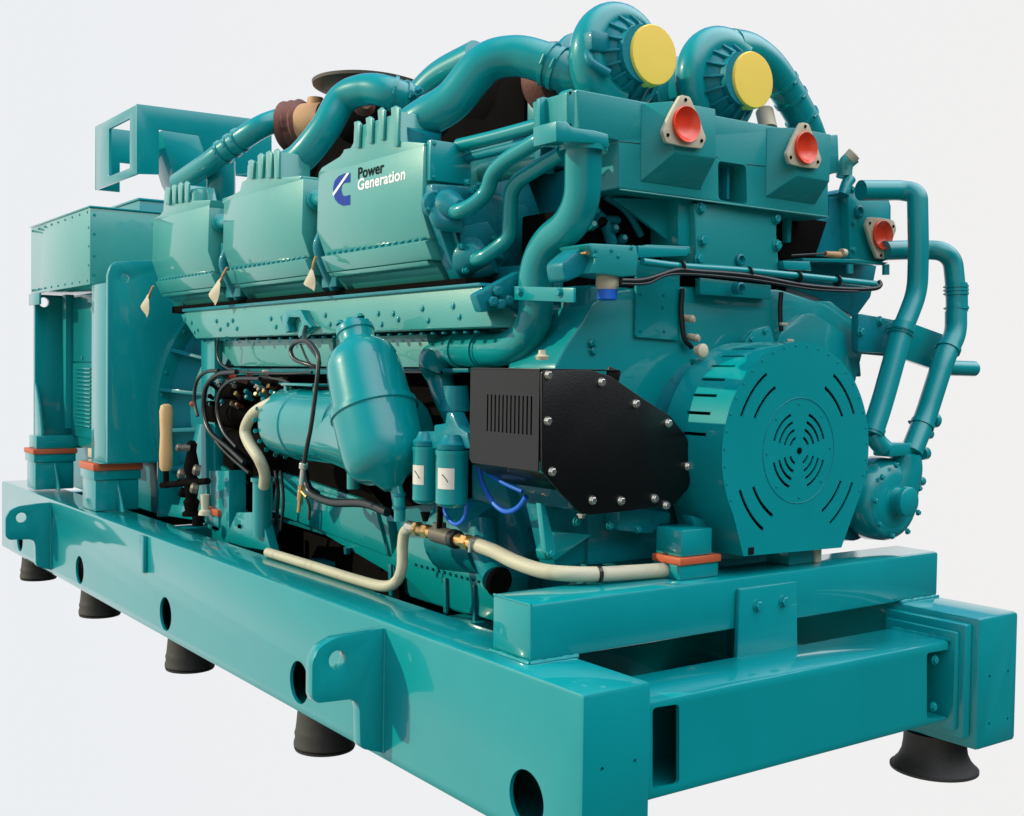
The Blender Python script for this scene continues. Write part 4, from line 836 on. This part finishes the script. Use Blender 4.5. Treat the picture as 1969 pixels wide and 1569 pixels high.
# ---- starter motors, wiring and pumps in the dark bay at the left
def px_lathe(name, u, v, x, d, prof, m, par=None, n=24): return lathe(name, at(u, v, 'x', x), d, prof, m, par or eng, n)
st = px_lathe('starter_motor', 415, 790, .48, -Y, [(0, .06), (.02, .085), (.30, .088), (.42, .085), (.44, .06), (.50, .03)], 'dark')
px_lathe('solenoid', 430, 748, .44, -Y, [(0, .035), (.02, .05), (.26, .05), (.28, .03)], 'dark'); px_lathe('solenoid', 425, 738, .41, -Y, [(0, .028), (.05, .03)], 'steel')
px_lathe('starter_motor', 450, 855, .50, -Y, [(0, .06), (.02, .09), (.5, .09), (.55, .05)], 'dark')
for i in range(60):
    u = 405+random.random()*150; v = 722+random.random()*60
    px_lathe('hex_fitting', u, v, (.40+random.random()*.04), (-1, -.4+random.random()*.8, .3+random.random()*.4), [(-.03, .011), (0, .011), (.012, .015), (.02, .013), (.024, .008)], random.choice(['steel', 'brass', 'dark', 'dark', 'lid', 'rust', 'cast']), n=6)
for u, v, c_ in ((452,724,'red'),(485,722,'rust'),(515,718,'cream'),(375,778,'orange'),(532,724,'dark')): px_lathe('cable_lug', u, v, .40, (-1, .1, .3), [(0, .018), (.02, .016), (.03, .01)], c_, n=10)
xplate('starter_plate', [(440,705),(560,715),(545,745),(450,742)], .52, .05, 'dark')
xplate('bay_shade_back', [(395,700),(900,716),(900,960),(560,1000),(430,980)], .60, .03, 'dark')  # near black sheet that gives the bay its shade
H = lambda pts, x, r, m='hoseb', name='battery_cable', par=None: tube(name, A(*[(u, v, 'x', (x if len(q) < 1 else q[0])) for u, v, *q in pts]), r, m, par or eng, n=14)
H([(420,712),(395,716),(378,735),(374,770),(380,800)], .36, .010); H([(455,715),(420,720),(396,745),(392,790),(404,830),(440,862),(470,890)], .35, .014)
H([(500,728),(450,730),(424,752),(418,790),(430,830),(455,860)], .35, .011); H([(420,650),(418,680),(428,702),(460,714),(540,718),(600,716)], .36, .007)
H([(410,840),(425,860),(445,880),(480,910)], .37, .011); H([(560,740),(540,730),(500,724)], .38, .008)
H([(590,930),(600,950),(640,966),(700,968),(745,985)], .30, .019, 'hoseb', 'oil_hose'); H([(586,905),(592,935),(610,950)], .33, .016, 'hoseb', 'oil_hose')
H([(508,900),(512,960),(505,1000)], .42, .010); H([(530,905),(535,950),(530,1010)], .42, .010); H([(540,905),(545,960),(540,1020)], .40, .008)
H([(920,895),(925,920),(935,945),(950,968),(968,982),(985,982),(1000,972),(1012,955)], .34, .010, 'blue', 'blue_line'); H([(852,960),(856,985),(866,1002),(878,1008),(890,1000),(896,985),(898,960)], .30, .008, 'blue', 'blue_line')
H([(928,900),(950,918),(975,932),(1005,945)], .36, .008, 'blue', 'blue_line')
# frame posts beside the bay
xplate('post', [(386,655),(412,655),(414,1000),(390,1000)], .42, .05, 'paint'); xplate('post', [(402,905),(440,905),(440,1045),(408,1040)], .36, .10, 'paint')
px_lathe('pan_outlet', 505, 918, .34, -Z, [(0, .06), (.02, .06), (.022, .05), (.30, .05)], 'paint')
xplate('outlet_bracket', [(430,1040),(455,985),(500,985),(520,1060),(470,1052)], .33, .05, 'paint'); px_lathe('outlet_bracket_nut', 462, 1012, .33, -X, [(0, .012), (.012, .010)], 'dark')
xplate('mount_arm', [(340,985),(378,815),(395,815),(398,985)], .38, .05, 'paint')
xplate('mount_block', [(322,992),(330,970),(372,975),(372,1000)], .36, .12, 'paint')
xplate('heel_plate', [(405,880),(470,930),(420,935)], .45, .03, 'paint')
# cooler side lower: bracket shapes and pan bottom edge
xplate('pan_side', [(535,905),(740,975),(760,1110),(600,1015),(520,985)], .58, .05, 'paint', bevel=.01)
xplate('bay_shade_lower', [(545,1003),(760,1070),(770,1170),(520,1060)], .70, .02, 'dark')  # dark sheet put in for the shaded void under the pan
px_lathe('drain_plug', 668, 1053, .56, -Z, [(0, .02), (.03, .016)], 'cast', n=8)
tube('dip_line', A((700,715,'x',.5),(850,716,'x',.5)), .007, 'hoseb', eng)
px_lathe('grease_nipple', 1042, 692, .40, Z, [(0, .02), (.012, .024), (.02, .014), (.035, .012)], 'cream')

# ================================================================== LOOSE THINGS
hp = thing('hand_pump', 'black hand pump with an upright turned wooden handle beside the engine mount', 'hand pump', (.25, 3.9, .55))
lathe('handle', at(319, 905, 'x', .20), Z, [(0, .026), (.02, .036), (.10, .038), (.20, .033), (.28, .036), (.34, .038), (.372, .030), (.38, .012)], 'wood', hp, 28)
lathe('lever', at(319, 938, 'x', .20), Z, [(0, .020), (.03, .017), (.115, .016)], 'dark', hp, 16)
tube('pivot_arm', A((312,933,'x',.20),(345,930,'x',.22),(400,925,'x',.26)), .018, 'dark', hp)
lathe('pump_body', at(368, 992, 'x', .26), Z, [(0, .05), (.02, .05), (.03, .035), (.08, .045), (.10, .032), (.20, .046), (.22, .030), (.27, .044), (.30, .038), (.36, .025), (.40, .03), (.42, .015)], 'dark', hp, 20)
for u, v, r in ((352,862,.022),(365,862,.018),(355,912,.03),(358,948,.028),(385,905,.03),(352,930,.02),(380,940,.03)): lathe('valve_nut', at(u, v, 'x', .24), (-1, .3, .2), [(0, r), (.03, r), (.04, r*.6)], random.choice(['dark', 'lid']), hp, 8)
lathe('pump_outlet', at(394, 990, 'x', .24), Z, [(0, .035), (.02, .032), (.03, .02), (.11, .024)], 'cream', hp, 18)
lathe('base_stud', at(380, 1000, 'x', .24), Z, [(-.03, .03), (.02, .03)], 'dark', hp, 12)

hA = thing('white_hose', 'short cream hose bending from the starter bay down to the drain outlet', 'hose', at(508, 930, 'x', .24), 'cream hoses on the engine side')
tube('hose', A((552,765,'x',.33),(520,776,'x',.27),(488,795,'x',.23),(472,825,'x',.22),(478,850,'x',.22),(498,882,'x',.23),(509,910,'x',.26),(508,935,'x',.28)), .0285, 'hosew', hA, n=22)
hB = thing('white_hose', 'long cream hose lying along the rail edge and rising to the brass fittings', 'hose', at(700, 1118, 'z', .54), 'cream hoses on the engine side')
tube('hose', A((515,1062,'z',.535),(600,1088,'z',.535),(690,1116,'z',.535),(738,1127,'z',.545),(762,1118,'x',.27),(773,1090,'x',.28),(774,1050,'x',.29),(778,1024,'x',.30),(790,1014,'x',.30)), .0225, 'hosew', hB, n=22)
def fitrun(par, pts, segs):
    P_ = A(*pts); d = (P_[-1]-P_[0]); L_ = d.length; d.normalize()
    for t0, t1, r, m_, n_, nm in segs: lathe(nm, P_[0]+d*L_*t0, d, [(0, r*.9), (.003, r), (L_*(t1-t0)-.003, r), (L_*(t1-t0)-.0005, r*.9)], m_, par, n_)
fitrun(hB, [(785,1012,'x',.30),(918,1048,'x',.30)], [(.0,.12,.024,'steel',20,'hose_end'),(.12,.17,.03,'brass',6,'nut'),(.17,.24,.022,'brass',16,'fitting'),(.24,.32,.028,'brass',6,'nut'),(.32,.40,.022,'brass',16,'fitting'),(.40,.66,.033,'lid',20,'tee_piece'),(.66,.73,.036,'hoseb',20,'ring'),(.73,.82,.024,'brass',16,'fitting'),(.82,.89,.030,'brass',6,'nut'),(.89,.94,.022,'brass',16,'fitting'),(.94,1.0,.028,'brass',20,'ferrule')])
lathe('tee_branch', at(845, 1030, 'x', .30), Z, [(0, .028), (.05, .026), (.052, .014), (.12, .013)], 'lid', hB, 18)
hC = thing('white_hose', 'thick cream hose from the brass tee onto the front cross beam with a black tie', 'hose', at(1060, 1100, 'z', .73), 'cream hoses on the engine side')
oC, sC = tube('hose', A((912,1046,'x',.30),(950,1060,'y',.90),(990,1080,'y',.76),(1040,1097,'y',.64),(1090,1103,'y',.56),(1150,1104,'y',.52),(1210,1101,'y',.51),(1285,1096,'y',.50)), .0265, 'hosew', hC, n=24)
clamp(hC, sC, .715, .0275, .014, 'hoseb', 'cable_tie'); clamp(hC, sC, .03, .0285, .02, 'steel', 'hose_clip')

cb = thing('sampling_hose', 'thin black hose looped over the plate bracket and hanging down to a brass valve', 'hose', at(580, 985, 'x', .02))
tube('hose', A((588,628,'x',.33),(585,648,'x',.28),(600,672,'x',.24),(612,690,'x',.20),(612,705,'x',.16),(590,700,'x',.13),(566,690,'x',.12),(559,672,'x',.12),(570,658,'x',.12),(592,656,'x',.11),(610,678,'x',.10),(612,705,'x',.09),(606,760,'x',.07),(598,820,'x',.05),(590,860,'x',.04),(584,895,'x',.04)), .0095, 'hoseb', cb, n=14)
tube('hose', A((578,662,'x',.13),(590,690,'x',.14),(602,705,'x',.15)), .005, 'hoseb', cb, n=10)
fitrun(cb, [(584,890,'x',.04),(574,985,'x',.04)], [(0,.12,.018,'steel',18,'ferrule'),(.12,.45,.011,'steel',14,'stem'),(.45,.55,.015,'brass',6,'nut'),(.55,.75,.013,'brass',14,'valve'),(.75,1.0,.008,'brass',14,'tip')])
lathe('valve_lever', at(580, 945, 'x', .035), Vector((.2, -1, -.6)), [(0, .007), (.04, .007)], 'brass', cb, 12)
tube('pigtail', A((588,955,'x',.05),(595,975,'x',.06),(594,1000,'x',.06)), .006, 'hoseb', cb, n=10)

def papertag(p0, p1, wd, lab, m='tag', x=.29):
    a, b = at(*p0, 'x', x), at(*p1, 'x', x); t_ = thing('paper_tag', lab, 'tag', a, 'paper tags hanging under the rocker covers')
    d = b-a; tube('string', [a, a+d*.25+X*-.004, a+d*.45], .007, 'tan', t_, n=10)
    s_ = Vector((0, d.z, -d.y)).normalized()*wd; s0, s1 = a+d*.38, b; up = [s0-s_*.32, s0+s_*.32, s0+d*.22+s_*.5, s1+s_*.58-d*.04, s1-s_*.55, s0+d*.22-s_*.5]
    bm = bmesh.new(); rows = []
    for i in range(7):
        t = i/6; w_ = (.35+.25*min(1, t*3))*1.0; c = s0.lerp(s1, t)
        rows.append([bm.verts.new(c+s_*w_*k+X*(-.010*math.sin(3*t+k*2.2)-.004)) for k in (-1, -.5, 0, .5, 1)])
    for i in range(6):
        for k in range(4): bm.faces.new((rows[i][k], rows[i][k+1], rows[i+1][k+1], rows[i+1][k]))
    g = bmesh.ops.solidify(bm, geom=bm.faces[:], thickness=.003); finish(bm, 'tag_card', m, t_, 0, 60)
papertag(V('Z5', (965,-20))[0], V('Z5', (925,165))[0], .072, 'paper tag on an orange cord in the gap between the two nearest rocker covers')
papertag(V('Z5', (430,45))[0], V('Z5', (340,240))[0], .070, 'slanting paper tag on the gap between the middle and the far rocker covers')
papertag(V('Z1', (925,1255))[0], V('Z1', (870,1410))[0], .085, 'paper tag hanging from the far end of the farthest rocker cover', x=.28)
